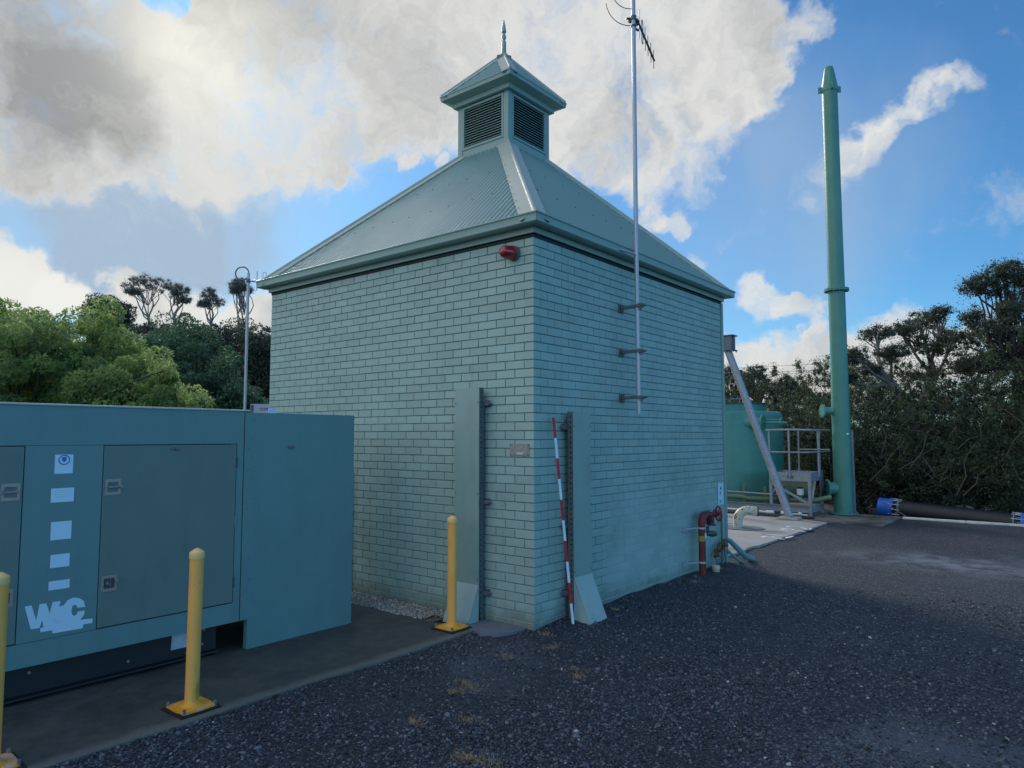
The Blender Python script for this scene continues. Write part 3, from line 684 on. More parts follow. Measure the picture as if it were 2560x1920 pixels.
# ------------------------------------------------------------------ cable covers on both walls
def cable_cover(label, loc, T):
    # T maps (along the wall, out from the wall, z) to the world
    t = thing('cable_cover', label, 'cable cover', loc, 'sheet steel cable covers on the pump house walls')
    zt = 2.31 if T(0, 0, 0)[1] == 0 and T(0, 1, 0)[1] < 0 else 2.07
    w = .335 if zt > 2.2 else .325; out = .12; zb = .37 if zt > 2.2 else .435; fo = .28 if zt > 2.2 else .30
    def B3(name, m, boxes, bev=0, par=t):
        b = MB()
        for a, c in boxes: b.box(T(*a), T(*c))
        return b.build(name, m, par, bevel=bev)
    paint = mat('cover_steel_paint', (.27, .385, .35), .42, pits=(.31, .03), var=.07, vscale=3, dirt=(.24, .31, .28), dscale=3, dmap=(1, 1, .4))
    B3('cover', paint, [((.002, out-.003, zb), (w-.002, out+.003, zt))], .0015)
    # sloping foot
    b = MB(); b.add([T(0, out+.003, zb), T(w, out+.003, zb), T(w, fo, .0), T(0, fo, .0)], [(0, 1, 2, 3)])
    b.add([T(0, out, zb), T(0, fo-.002, 0), T(0, out-.02, 0)], [(0, 1, 2)]); b.add([T(w, out, zb), T(w, fo-.002, 0), T(w, out-.02, 0)], [(0, 1, 2)])
    b.build('sloping_foot', mat('cover_foot_paint', (.34, .45, .43), .45, var=.06, vscale=3, dirt=(.30, .36, .30), dscale=4), t, fix=False)
    dk = mat('tray_steel', (.12, .15, .15), .5, .3, var=.2, vscale=10)
    rails = []
    for u in (0, w):
        s_ = 1 if u == 0 else -1; b = MB(); z = -.02; u0, u1 = (u, u+s_*.004)
        # perforated side rail: two strips joined by bridges between square holes
        b.box(T(u0, .055, -.02), T(u1, .083, zt)); b.box(T(u0, .097, -.02), T(u1, .119, zt))
        zc = .0
        while zc < zt-.03:
            b.box(T(u0, .083, zc), T(u1, .097, zc+.036)); zc += .0505
        b.build('side_rail', dk, t)
    B3('tray', trimdark, [((.006, .060, .02), (w-.006, .066, zt-.01))])
    for z in (.28, zt-.26-.88, zt-.16) if True else ():
        b = MB(); a = -.045 if SIDE_SIGN else w+.045
        b.box(T(min(a, w+.045) if a > 0 else -.045, .002, z-.02), T(a, .045, z+.02)) if False else None
        e0, e1 = (w-.02, w+.05) if NEAR_END == 'w' else (-.05, .02)
        b.box(T(e0, .012, z-.021), T(e1, .053, z+.021)); b.disc(T((e0+e1)/2+(.02 if NEAR_END == 'w' else -.02), .03, z), T(1, 0, 0, True), .014, .085, 8)
        b.box(T(e0+.005, .001, z-.035), T(e1-.005, .012, z+.035))
        b.build('bracket', galvdark, t, bevel=.002)
    b = MB()
    for z in (zt-.15, zt/2+.1, zb+.05):
        for u in (.014, w-.014): b.disc(T(u, out+.005, z), T(0, 1, 0, True), .006, .006, 6)
    b.build('screw', screwm, t)
    return t
SIDE_SIGN = True; NEAR_END = 'w'
def TL(u, o, z, vec=False): return Vector((u, -o, z)) if vec else Vector((-.925+u, -o, z))
cable_cover('tall green cable cover on the left wall, behind the yellow bollard at the corner', (-.757, -.12, 0), TL)
NEAR_END = '0'
def TR(u, o, z, vec=False): return Vector((o, u, z)) if vec else Vector((o, .487+u, z))
cable_cover('shorter green cable cover on the right wall beside the red and white pole', (.12, .65, 0), TR)

# ------------------------------------------------------------------ small things on the walls
t = thing('warning_beacon', 'red dome warning beacon under the eave near the corner', 'beacon', (-.24, -.05, 3.62))
c0 = Vector((-.235, -.003, 3.635)); ax = Vector((-.10, -1, -.06)).normalized()
MB().path([c0+ax*.0, c0+ax*.03], .078, 24).bolts(c0+ax*.03, ax, .072, 4, .007, .012).build('base', mat('grey_plastic', (.12, .13, .14), .5), t, smooth=40)
MB().path([c0+ax*d for d in (.03, .06, .11, .155, .175, .186)], [.070, .071, .066, .056, .042, .018], 24).build('lens', redlens, t, smooth=60)
t = thing('name_plate', 'small weathered metal plate screwed to the wall near the corner', 'plate', (-.17, -.004, 1.68))
MB().box((-.288, -.010, 1.634), (-.052, -.001, 1.752)).build('plate', plateM, t, bevel=.002)
MB().box((-.210, -.0145, 1.645), (-.108, -.0105, 1.668)).build('tag', mat('pale_tag', (.55, .53, .50), .5), t, bevel=.001)
b = MB()
for x in (-.277, -.063):
    for z in (1.645, 1.741): b.disc((x, -.011, z), (0, 1, 0), .006, .006, 8)
b.disc((-.204, -.0155, 1.656), (0, 1, 0), .005, .005, 8); b.disc((-.114, -.0155, 1.656), (0, 1, 0), .005, .005, 8)
b.build('screw', screwm, t)
# vertical conduit at left, behind the generator
t = thing('wall_conduit', 'thin grey conduit up the left wall beside the generator enclosure', 'pipe', (-2.75, -.03, 0))
MB().path([(-2.72, -.03, 0), (-2.72, -.03, 1.42), (-2.73, -.005, 1.45)], .013, 8).build('conduit', galvdark, t, smooth=60)
b = MB(); [b.box((-2.745, -.046, z), (-2.695, -.002, z+.02)) for z in (.35, .9)]; b.build('saddle', galvdark, t)
# safety sign at the far end of the right hand wall
t = thing('safety_sign', 'narrow white notice at the far edge of the right wall, above the red hand wheel', 'sign', (.012, 4.36, 1.0))
b = MB().box((.006, 4.275, .855), (.012, 4.46, 1.155)); b.build('panel', white, t, bevel=.002)
b = MB()
b.box((.0125, 4.362, 1.055), (.0135, 4.372, 1.12)); b.prism([(-.028, 0), (0, .026), (.028, 0), (0, -.026)], (.0125, 4.367, 1.083), (0, 1, 0), (0, 0, 1), (.001, 0, 0))
b.disc((.013, 4.345, 1.028), (1, 0, 0), .016, .001, 12); b.box((.0125, 4.335, .99), (.0135, 4.355, 1.012))
b.build('pictogram', blackink, t)
b = MB(); [b.box((.0125, 4.30+.02*(k % 2), .915-.018*k), (.0135, 4.42-.015*(k % 3), .922-.018*k)) for k in range(3)]
b.build('lettering', blueink, t)

# ranging pole
t = thing('ranging_pole', 'red and white banded survey pole leaning against the right wall', 'pole', (.08, .44, 0))
p0 = Vector((.17, .395, .015)); p1 = Vector((.055, .245, 2.005))
for i in range(10):
    MB().path([p0.lerp(p1, i/10), p0.lerp(p1, (i+1)/10)], .0135, 12).build('red_band' if i % 2 else 'white_band', mat('pole_red', (.42, .02, .03), .45) if i % 2 else white, t, smooth=60)
MB().path([p0-(p1-p0).normalized()*.03, p0], [.004, .0135], 12).build('tip', black, t, smooth=60)

# ------------------------------------------------------------------ antenna masts
def mast_main():
    t = thing('antenna_mast', 'tall galvanised antenna mast clamped to the right wall and rising past the roof', 'antenna mast', (.24, 1.61, 2.07), 'antenna masts')
    mx, my = .24, 1.61
    pm = mat('pale_galvanised', (.42, .45, .50), .38, .35, var=.08, vscale=6)
    MB().path([(mx, my, 2.07), (mx-.004, my, 4.5), (mx, my, 7.25)], .0245, 16).build('pole', pm, t, smooth=60)
    for z in (3.285, 2.775, 2.255):
        b = MB().box((.001, my-.02, z-.05), (.008, my+.10, z+.05)); b.box((.008, my+.03, z-.045), (.04, my+.05, z+.045))
        b.bar((.02, my+.03, z), (mx-.03, my+.01, z+.005), .028, .034)
        b.path([(mx, my, z-.017), (mx, my, z+.017)], .034, 14); b.box((mx+.02, my-.045, z-.02), (mx+.055, my+.045, z+.02))
        b.disc((mx+.07, my-.03, z), (1, 0, 0), .010, .05, 6); b.disc((mx+.07, my+.03, z), (1, 0, 0), .010, .05, 6)
        b.disc((mx+.045, my, z-.025), (0, 0, 1), .012, .04, 8)
        b.build('bracket', galvdark, t, bevel=.002)
    MB().path([(.10, my-.30, 3.90), (.15, my-.24, 3.90), (.20, my-.12, 3.893), (mx-.005, my-.03, 3.872), (mx, my, 3.868)], .011, 8).build('cable_entry', pm, t, smooth=60)
    dk = mat('antenna_dark', (.10, .11, .12), .45, .4)
    z0 = 6.66; dirb = Vector((math.sin(-.284), math.cos(-.284), 0)); s0 = Vector((mx, my, z0))+dirb*.10+Vector((.03, .02, 0))
    b = MB().path([s0-dirb*.08, s0+dirb*.90], .014, 10); boom = b.build('boom', dk, t, smooth=60)
    for s_, l in ((.02, .36), (.36, .30), (.52, .27), (.69, .26), (.86, .25)):
        p = s0+dirb*s_; MB().path([p-Vector((0, 0, l/2)), p+Vector((0, 0, l/2))], .0045, 6).build('element', dk, boom, smooth=60)
    p = s0+dirb*.20; hh = .145; loop = []
    for k in range(24):
        a = 2*math.pi*k/24; loop.append(p+dirb*(.035*math.cos(a))+Vector((0, 0, (hh-.035)*(1 if math.sin(a) > 0 else -1)+.035*math.sin(a))))
    MB().path(loop, .005, 6, closed=True).build('folded_dipole', dk, boom, smooth=60)
    b = MB().path([(mx, my, z0-.02), (mx, my, z0+.03)], .034, 12); b.path([(mx, my, z0-.10), (mx, my, z0-.08)], .034, 12)
    b.bar((mx-.05, my-.01, z0), (s0.x, s0.y, z0), .04, .05); b.bar((mx-.03, my, z0-.09), (s0.x, s0.y, z0-.09), .02, .02); b.disc((mx-.05, my-.02, z0+.01), (1, 1, 0), .012, .07, 6)
    b.build('clamp', dk, t)
    for kk, (rr, zt_) in enumerate(((.20, z0+.12), (.26, z0-.085))):
        pts = [Vector((mx-.02, my-.015, zt_))]
        for k in range(1, 9):
            a = k/8*1.45; pts.append(Vector((mx-.02-rr*math.sin(a)*.95, my-.015-rr*math.sin(a)*.6, zt_+rr*(1-math.cos(a))*1.3)))
        MB().path(pts, .0045, 6).build('coax_cable', black, t, smooth=60)
mast_main()
def mast_left():
    bx, by = -6.93, 1.02
    t = thing('antenna_mast', 'slim antenna mast standing in front of the bushes left of the pump house', 'antenna mast', (bx, by, -.2), 'antenna masts')
    pm = MATS['pale_galvanised']
    MB().path([(bx, by, -.3), (bx, by, 4.62)], .024, 12).build('pole', pm, t, smooth=60)
    dirb = Vector((.80, .60, 0)).normalized(); s0 = Vector((bx, by, 4.48))
    boom = MB().path([s0, s0+dirb*.95], .018, 8).build('boom', pm, t, smooth=60)
    for s_, l in ((.15, .34), (.42, .28), (.60, .26), (.75, .25), (.9, .24)):
        p = s0+dirb*s_; MB().path([p-Vector((0, 0, l/2)), p+Vector((0, 0, l/2))], .008, 6).build('element', pm, boom, smooth=60)
    p = s0+dirb*.28; MB().path([p+dirb*(.03*math.cos(a))+Vector((0, 0, .12*(1 if math.sin(a) > 0 else -1)+.03*math.sin(a))) for a in [2*math.pi*k/20 for k in range(20)]], .005, 6, closed=True).build('folded_dipole', pm, boom, smooth=60)
    cc = s0+Vector((-.085, -.07, .13)); u = Vector((.775, .63, 0))
    MB().path([cc+u*(.115*math.cos(a))+Vector((0, 0, .115*math.sin(a))) for a in [2*math.pi*k/24 for k in range(24)]], .012, 6, closed=True).build('coax_loop', MATS['dull_galvanised'], t, smooth=60)
    MB().path([s0-Vector((0, 0, .03)), s0+Vector((0, 0, .03))], .036, 10).build('clamp', MATS['antenna_dark'], t)
mast_left()

# ------------------------------------------------------------------ generator enclosure
GX = -1.527; GB = -3.0; GY0 = -6.3; GY1 = -.933
def generator():
    t = thing('generator_enclosure', 'long grey green steel generator enclosure with doors, left foreground', 'generator', ((GX+GB)/2, -3.5, 0))
    # body skin with door openings: strips round each opening
    D = [(-6.05, -4.85), (-4.80, -3.715), (-3.222, -2.166)]; z0, z1, zd0, zd1 = .266, 2.035, .428, 1.758; th = .03
    b = MB()
    b.box((GX-th, GY0, zd1), (GX, -2.106, z1)); b.box((GX-th, GY0, z0), (GX, -2.106, zd0))
    prev = GY0
    for a, c in D: b.box((GX-th, prev, zd0), (GX, a, zd1)); prev = c
    b.box((GX-th, prev, zd0), (GX, -2.106, zd1))
    b.box((GB, GY0, z0), (GB+.03, GY1, z1)); b.box((GB, GY0, z0), (GX, GY0+.03, z1)); b.box((GB+.03, GY0+.03, z0), (GX-.03, GY1-.03, z0+.02))
    body = b.build('body', genm, t, bevel=.0)
    MB().box((GX-.07, GY0+.05, zd0-.1), (GX-.045, -2.2, zd1+.1)).build('inner_frame', trimdark, t)
    for k, (a, c) in enumerate(D):
        g_ = .006
        d = MB().box((GX-.028, a+g_, zd0+g_), (GX+.003, c-g_, zd1-g_)).build('door', doorm, t, bevel=.003)
        for (zc, hy) in ((1.446, a+.075 if k == 2 else c-.075), (.745, a+.075 if k == 2 else c-.085)):
            sgn = 1 if k == 2 else -1
            l = MB(); y0, y1, za, zb_ = hy-.055, hy+.055, zc-.058, zc+.058
            l.box((GX+.003, y0, za), (GX+.007, y1, za+.022)); l.box((GX+.003, y0, zb_-.022), (GX+.007, y1, zb_)); l.box((GX+.003, y0, za+.022), (GX+.007, y0+.018, zb_-.022)); l.box((GX+.003, y1-.018, za+.022), (GX+.007, y1, zb_-.022))
            MB().box((GX+.0028, y0+.0185, za+.0225), (GX+.0036, y1-.0185, zb_-.0225)).build('latch_dish', MATS['dull_galvanised'] if zc > 1 else MATS['roof_screw'], d)
            lo = l.build('latch', MATS['latch_rim'], d, bevel=.001)
            b2 = MB()
            if zc > 1: b2.bar((GX+.015, y0+.01, zc), (GX+.018, y1+.01*sgn, zc+.004), .012, .012); b2.disc((GX+.012, y1 if sgn > 0 else y0, zc), (1, 0, 0), .014, .02, 10)
            else: b2.disc((GX+.012, hy-.012, zc), (1, 0, 0), .013, .02, 10); b2.disc((GX+.012, hy+.05*sgn, zc+.01), (1, 0, 0), .014, .018, 10); b2.box((GX+.006, hy+.006, zc-.03), (GX+.012, hy+.012, zc+.035))
            b2.build('latch_handle', steel, d, bevel=.001)
        for zh in (1.60, 1.10, .60):
            MB().path([(GX+.004, (c if k == 2 else a)-.001, zh-.045), (GX+.004, (c if k == 2 else a)-.001, zh+.045)], .007, 8).build('hinge', MATS['roof_screw'] if zh != 1.1 else steel, d)
        bb = MB().box((GX+.003, (a+c)/2-.03, 1.715), (GX+.02, (a+c)/2+.03, 1.735)); bb.disc((GX+.02, (a+c)/2, 1.725), (1, 0, 0), .010, .014, 8)
        bb.build('grab_stud', MATS['dull_galvanised'], d, bevel=.001)
    MB().box((GX-.001, GY0, 1.7565), (GX+.0009, -2.166, 1.7592)).box((GX-.001, GY0, .4265), (GX+.0009, -2.166, .4292)).build('seam', trimdark, t)
    MB().box((GX-th, -2.1045, z0+.012), (GX+.0015, -2.10, z1)).build('seam', trimdark, t)
    b = MB(); prof = [(-2.0995, z0), (-2.03, z0), (-2.03, .004), (GY1, .004), (GY1, 2.028), (-2.0995, 2.028)]
    b.prism([(y, z) for y, z in prof], (GX-.055, 0, 0), (0, 1, 0), (0, 0, 1), (.061, 0, 0))
    b.box((GB, GY1-.03, .02), (GX-.055, GY1, 2.028)); b.build('radiator_cowl', genm, t, bevel=.002)
    MB().box((GX+.006, -1.64-.035, 1.715), (GX+.02, -1.64+.03, 1.735)).disc((GX+.02, -1.645, 1.725), (1, 0, 0), .012, .014, 8).build('grab_stud', MATS['dull_galvanised'], t, bevel=.001)
    k = 0; z = 1.97
    while z > .30:
        y = -2.065 if k % 2 else -2.03
        MB().lathe([(.0085, 0), (.007, .004), (.002, .006)], (0, 0, 0), 8).build('rivet', genm, t, smooth=60, fix=False)
        r = C.objects[-1] if False else bpy.data.objects[-1]
        z -= .085; k += 1
    return t, body
def fix_rivets(t):
    rs = [o for o in t.children if o.name.startswith('rivet')]
    k = 0; z = 1.97
    org = worigin(t); me = None
    for o in rs:
        if me is None:
            me = MB().lathe([(.0085, 0), (.007, .004), (.002, .006)], (0, 0, 0), 8).build('rivet_shape', genm, None, smooth=60).data
            tmp = bpy.data.objects['rivet_shape']; C.objects.unlink(tmp); bpy.data.objects.remove(tmp)
        o.data = me; o.rotation_euler = (0, math.pi/2, 0)
        o.location = Vector((GX+.006, -2.065 if k % 2 else -2.03, z))-org
        z -= .085; k += 1
gen, gbody = generator(); fix_rivets(gen)
roofg = MB().box((GB-.01, GY0-.01, 2.036), (GX-.002, -2.02, 2.044)); roofg.build('roof_sheet', genm, gen)
MB().box((GX-.002, GY0-.01, 2.0365), (GX+.012, -2.055, 2.050)).build('roof_lip', litlip, gen, bevel=.002)
# skid under the enclosure
b = MB().box((GX-.16, GY0, .055), (GX-.10, -2.25, .262)).box((GX-.16, GY0, .04), (GX-.04, -2.25, .055)).box((GB+.1, GY0, .055), (GB+.16, -2.25, .262)); b.build('base_frame', black, gen, bevel=.003)
b = MB(); [b.disc((GX-.095, y, z), (1, 0, 0), .011, .012, 8) for y, z in ((-2.36, .235), (-2.37, .12), (-2.95, .12), (-3.6, .2))]; b.build('bolt', MATS['stainless'], gen)
MB().prism([(-2.62, .25), (-2.50, .243), (-2.50, .125), (-2.625, .125)], (GX-.099, 0, 0), (0, 1, 0), (0, 0, 1), (.0015, 0, 0)).build('paper_label', mat('scuffed_label', (.5, .52, .55), .5, var=.2, vscale=15), gen)
for (a, c, d, e) in ((-3.535, -3.419, 1.558, 1.692), (-3.549, -3.405, 1.359, 1.457), (-3.540, -3.411, 1.098, 1.224), (-3.534, -3.414, .907, .997), (-3.537, -3.407, .755, .816)):
    MB().box((GX+.0004, a, d), (GX+.002, c, e)).build('blank_label', white, gen)
lb = MB()
ring = [(GX+.0028, -3.477+.034*math.cos(a), 1.655+.032*math.sin(a)) for a in [2*math.pi*k/24 for k in range(24)]]
lb.path(ring, .0035, 4, closed=True); lb.prism([(-.014, .018), (.014, .018), (.013, -.008), (0, -.02), (-.013, -.008)], (GX+.0022, -3.477, 1.657), (0, 1, 0), (0, 0, 1), (.001, 0, 0))
lb.build('label_crest', mat('label_blue', (.05, .16, .55), .4), gen)
lb = MB()
for k in range(4): lb.box((GX+.0021, -3.535+.004*k, 1.44-.014*k), (GX+.0026, -3.42, 1.442-.014*k))
lb.build('label_print', mat('faint_print', (.5, .55, .62), .5), gen)
# logo decal: heavy W and C over a slanted block
def logo():
    b = MB(); P = [(-3.673, 0.672), (-3.633, 0.673), (-3.601, 0.564), (-3.586, 0.673), (-3.545, 0.671), (-3.522, 0.598), (-3.507, 0.673), (-3.458, 0.671), (-3.467, 0.635), (-3.436, 0.638), (-3.415, 0.669), (-3.377, 0.681), (-3.338, 0.67), (-3.31, 0.646), (-3.298, 0.602), (-3.351, 0.605), (-3.355, 0.623), (-3.369, 0.631), (-3.382, 0.621), (-3.387, 0.589), (-3.381, 0.563), (-3.368, 0.552), (-3.35, 0.561), (-3.346, 0.579), (-3.3, 0.577), (-3.305, 0.544), (-3.328, 0.517), (-3.246, 0.511), (-3.247, 0.479), (-3.307, 0.481), (-3.309, 0.455), (-3.498, 0.458), (-3.501, 0.481), (-3.573, 0.482), (-3.575, 0.509), (-3.555, 0.511), (-3.566, 0.566), (-3.579, 0.512), (-3.631, 0.513)]
    b.prism(P, (GX+.0004, 0, 0), (0, 1, 0), (0, 0, 1), (.0016, 0, 0))
    b.build('logo_decal', white, gen)
logo()
# boards seen above the enclosure
t = thing('notice_board', 'grey board with blue COMM lettering behind the generator, at the building corner', 'sign', (-7.6, 1.9, 0))
A = Vector((-7.85, 1.66, 0)); Bv = Vector((-7.35, 2.07, 0)); uu = (Bv-A).normalized(); nn = Vector((uu.y, -uu.x, 0))
b = MB(); q = [A+Vector((0, 0, 1.9)), Bv+Vector((0, 0, 1.9)), Bv+Vector((0, 0, 2.42)), A+Vector((0, 0, 2.42))]
b.add([*q, *[p-nn*.02 for p in q]], [(0, 1, 2, 3), (7, 6, 5, 4), (0, 1, 5, 4), (2, 3, 7, 6), (1, 2, 6, 5), (3, 0, 4, 7)]); b.build('panel', greyboard, t)
MB().box((-7.84, 1.66, -.3), (-7.80, 1.70, 2.4)).box((-7.42, 2.0, -.3), (-7.38, 2.04, 2.4)).build('post', galvdark, t)
mw = Matrix(((uu.x, 0, nn.x, A.x+uu.x*.175+nn.x*.004), (uu.y, 0, nn.y, A.y+uu.y*.175+nn.y*.004), (0, 1, 0, 2.300), (0, 0, 0, 1)))
text_mesh('lettering', 'COMM', .075, blueink, mw, t, sx=.8)
t = thing('warning_plate', 'small blank white plate on top of the generator, against the brick wall', 'plate', (-2.6, -1.17, 2.03))
a0, a1 = Vector((-2.6, -1.215, 2.03)), Vector((-2.6, -1.125, 2.03))
MB().box((-2.603, -1.215, 2.03), (-2.597, -1.13, 2.118)).build('panel', white, t)
MB().box((-2.61, -1.18, 2.025), (-2.603, -1.16, 2.10)).build('stem', galvdark, t)

# ------------------------------------------------------------------ bollards
def bollard():
    t = thing('bollard', 'x', 'bollard', (0, 0, .018), 'yellow bollards along the generator pad')
    b = MB().lathe([(.0445, .03), (.0445, .985)], (0, 0, .018), 32); b.build('post', yellow, t, smooth=50)
    MB().lathe([(.0475, .982), (.0485, .985), (.0485, 1.022), (.046, 1.028), (.020, 1.045), (.012, 1.050), (.001, 1.0505)], (0, 0, .018), 32).build('cap', mat('bollard_cap_paint', (.98, .57, .20), .5, var=.05), t, smooth=50)
    b = MB(); pts = []
    for k in range(64):
        a = 2*math.pi*k/64; c, s_ = math.cos(a), math.sin(a); r = .118/max(abs(c), abs(s_))**.85*(1+.07*noise.noise(Vector((c*5, s_*5, 2)))); pts.append((c*r, s_*r))
    b.prism(pts, (0, 0, .031), (1, 0, 0), (0, 1, 0), (0, 0, .012)); b.build('base_plate', yellow2, t)
    MB().lathe([(.075, .026), (.056, .034), (.0445, .05)], (0, 0, .018), 24, caps=False).build('weld_collar', yellow2, t, smooth=60)
    MB().box((-.138, -.138, .018), (.138, .138, .030)).build('rubber_pad', rubber, t, bevel=.004)
    for sx in (-1, 1):
        for sy in (-1, 1):
            MB().disc((sx*.105, sy*.105, .050), (0, 0, 1), .012, .03, 6).build('bolt', steel, t)
    return t
def copy_tree(o, parent=None):
    c = o.copy(); C.objects.link(c); c.parent = parent
    for ch in list(o.children): copy_tree(ch, c)
    return c
b1 = bollard(); b1.location = (-.625, -.46, .018); b1['label'] = 'yellow bollard nearest the brick corner, in front of the cable cover'
b2 = copy_tree(b1); b2.location = (-.60, -2.965, .018); b2.rotation_euler = (0, math.radians(.5), math.radians(2)); b2['label'] = 'yellow bollard in front of the large generator door'
b3 = copy_tree(b1); b3.location = (-.60, -4.075, .018); b3.rotation_euler = (0, math.radians(-.6), math.radians(-3)); b3['label'] = 'yellow bollard cut off by the left edge of the photo'

# ------------------------------------------------------------------ red standpipe and small plumbing
def standpipe():
    t = thing('fire_standpipe', 'old red standpipe with elbow and red hand wheel at the right wall foot', 'standpipe', (.14, 3.42, 0))
    x, y = .14, 3.42; r = .046
    pts = [(x, y, -.05), (x, y, .66)] + [(x, y+.11*(1-math.cos(a)), .66+.13*math.sin(a)) for a in [math.pi/2*k/6 for k in range(1, 7)]] + [(x, y+.30, .79), (x, y+.34, .785)]
    MB().path(pts, [r]*2+[r*1.08]*6+[r*1.15, r*1.1], 20).build('pipe', redold, t, smooth=50)
    MB().path([(x, y+.25, .80), (x, y+.27, .70), (x, y+.285, .655)], [.055, .052, .05], 16).disc((x, y+.288, .65), (0, .3, 1), .062, .02, 16).build('outlet', redold, t, smooth=50)
    MB().disc((x, y+.37, .785), (0, 1, 0), .052, .07, 16).build('valve_bonnet', black, t, smooth=50)
    wc = Vector((x+.02, y+.50, .775)); ua = Vector((.75, -.66, 0)).normalized(); ring = [wc+(ua*math.cos(a)+Vector((0, 0, 1))*math.sin(a))*.095 for a in [2*math.pi*k/28 for k in range(28)]]
    b = MB().path(ring, .011, 8, closed=True)
    for k in range(5):
        a = 2*math.pi*k/5; b.path([wc, wc+(ua*math.cos(a)+Vector((0, 0, 1))*math.sin(a))*.095], .008, 6)
    b.disc(wc, ua.cross((0, 0, 1)), .022, .04, 12); b.build('hand_wheel', redm, t, smooth=60)
    MB().path([(x, y+.40, .785), wc], .012, 8).build('spindle', black, t)
    for z in (.63, .19):
        b = MB().path([(x, y, z-.012), (x, y, z+.012)], r+.006, 20); b.build('clamp_band', mat('clean_zinc', (.5, .55, .55), .35, .4), t, smooth=50)
        b = MB().box((.001, y-.30, z-.03), (.035, y-.19, z+.03)); b.bar((.02, y-.24, z), (x-.03, y-.04, z), .014, .02); b.build('bracket', mat('blue_grey_zinc', (.35, .40, .48), .5, .3), t, bevel=.002)
    b = MB().path([(x+.05, y+.04, .56), (x+.10, y+.10, .555), (x+.12, y+.16, .55)], [.03, .042, .03], 14); b.disc((x+.06, y+.05, .62), (0, 0, 1), .02, .06, 10); b.path([(x+.06, y+.05, .65), (x+.08, y+.20, .67)], .007, 6)
    b.build('hose_coupling', MATS['roof_screw'], t, smooth=50)
    MB().box((x+.048, y-.02, .50), (x+.052, y+.03, .57)).box((x+.03, y+.17, .835), (x+.06, y+.24, .839)).build('tag', white, t)
    MB().path([(x, y, .46), (x, y, .53)], r+.0015, 20, caps=False).build('yellow_band', mat('faded_yellow', (.35, .30, .04), .6, dirt=(.16, .05, .03), dscale=12, dlo=.45, dhi=.6), t, smooth=50)
standpipe()
def manifold():
    t = thing('tap_manifold', 'small tangle of brass taps and thin pipes at the far right wall foot', 'tap', (.07, 4.2, 0))
    MB().path([(.05, 4.28, 0), (.05, 4.28, .42), (.05, 4.27, .78)], .016, 8).build('riser', MATS['dull_galvanised'], t, smooth=60)
    b = MB(); b.path([(.07, 3.98, .18), (.07, 4.12, .24), (.07, 4.28, .28)], .022, 8)
    for y, z in ((3.99, .20), (4.08, .26), (4.14, .27), (4.21, .31), (4.30, .30)):
        b.disc((.08, y, z+.03), (0, 0, 1), .018, .07, 8); b.disc((.08, y, z+.07), (1, 0, 0), .022, .016, 8); b.disc((.10, y, z), (1, 0, 0), .02, .05, 8)
    b.build('valve', brass, t, smooth=50)
    MB().path([(.08, 3.98, .17), (.10, 4.0, .08), (.11, 4.04, -.02)], .011, 8).path([(.06, 4.33, .3), (.06, 4.36, .1), (.09, 4.38, -.02)], .012, 8).build('copper_tube', galvdark, t, smooth=60)
manifold()
t = thing('pipe_cap', 'short cream pipe stub with loose cap beside the red standpipe', 'pipe', (.14, 3.86, 0))
MB().path([(.16, 3.80, -.05), (.16, 3.80, .06)], .048, 18).build('stub', mat('dirty_cream', (.40, .37, .28), .6, var=.2), t, smooth=50)
MB().path([(.16, 3.80, .055), (.16, 3.80, .10)], .053, 18).build('cap', mat('cream_plastic', (.60, .56, .42), .5), t, smooth=50)
t = thing('drain_hose', 'pale aqua hose sloping from the wall end down to the crushed rock', 'hose', (.1, 4.7, 0))
MB().path([(.03, 4.50, .36), (.05, 4.56, .33), (.09, 4.70, .22), (.15, 4.86, .09), (.20, 5.0, .03)], [.02, .035, .04, .042, .043], 14).build('hose', hose, t, smooth=60)
MB().path([(.02, 4.52, .20), (.06, 4.62, .12), (.11, 4.76, .02)], .02, 10).build('side_hose', hose, t, smooth=60)
# cream vent elbow on the slab
t = thing('vent_elbow', 'peeling cream gooseneck vent pipe on the concrete slab', 'pipe', (-1.31, 8.3, .03))
ex, ey = -1.31, 8.3; R_ = .20; dv = Vector((.75, .35, 0)).normalized()
pts = [Vector((ex, ey, .03)), Vector((ex, ey, .18))] + [Vector((ex, ey, .18))+dv*(R_*(1-math.cos(a)))+Vector((0, 0, R_*math.sin(a))) for a in [math.radians(95)*k/7 for k in range(1, 8)]]
pts.append(pts[-1]+dv*.16-Vector((0, 0, .02)))
MB().path(pts, .088, 20).build('elbow', creampipe, t, smooth=50)
MB().disc(pts[-1]+dv*.002, dv, .092, .03, 20).build('mouth_ring', MATS['roof_screw'], t)
b = MB(); po = []
for k in range(30):
    a = 2*math.pi*k/30; r = .44*(1+.25*noise.noise(Vector((math.cos(a)*2, math.sin(a)*2, 4)))); po.append((math.cos(a)*r+.06, math.sin(a)*r*.8))
b.prism(po, (ex, ey, .036), (1, 0, 0), (0, 1, 0), (0, 0, .014)); b.build('apron', greyplastic, t)
t = thing('ground_sheet_scrap', 'pink tape on a pale plastic sheet lying on the slab by the wall end', 'plastic sheet', (-1.9, 8.3, .036))
MB().prism([(0, 0), (.75, .1), (.9, .9), (-.1, .8)], (-2.55, 8.2, .036), (1, 0, 0), (0, 1, 0), (0, 0, .008)).build('sheet', mat('pale_blue_sheet', (.30, .42, .46), .5, var=.1), t)
MB().prism([(0, 0), (.16, .02), (.22, .28), (.08, .3)], (-1.98, 8.45, .046), (1, 0, 0), (0, 1, 0), (0, 0, .02)).build('tape', pinkm, t)

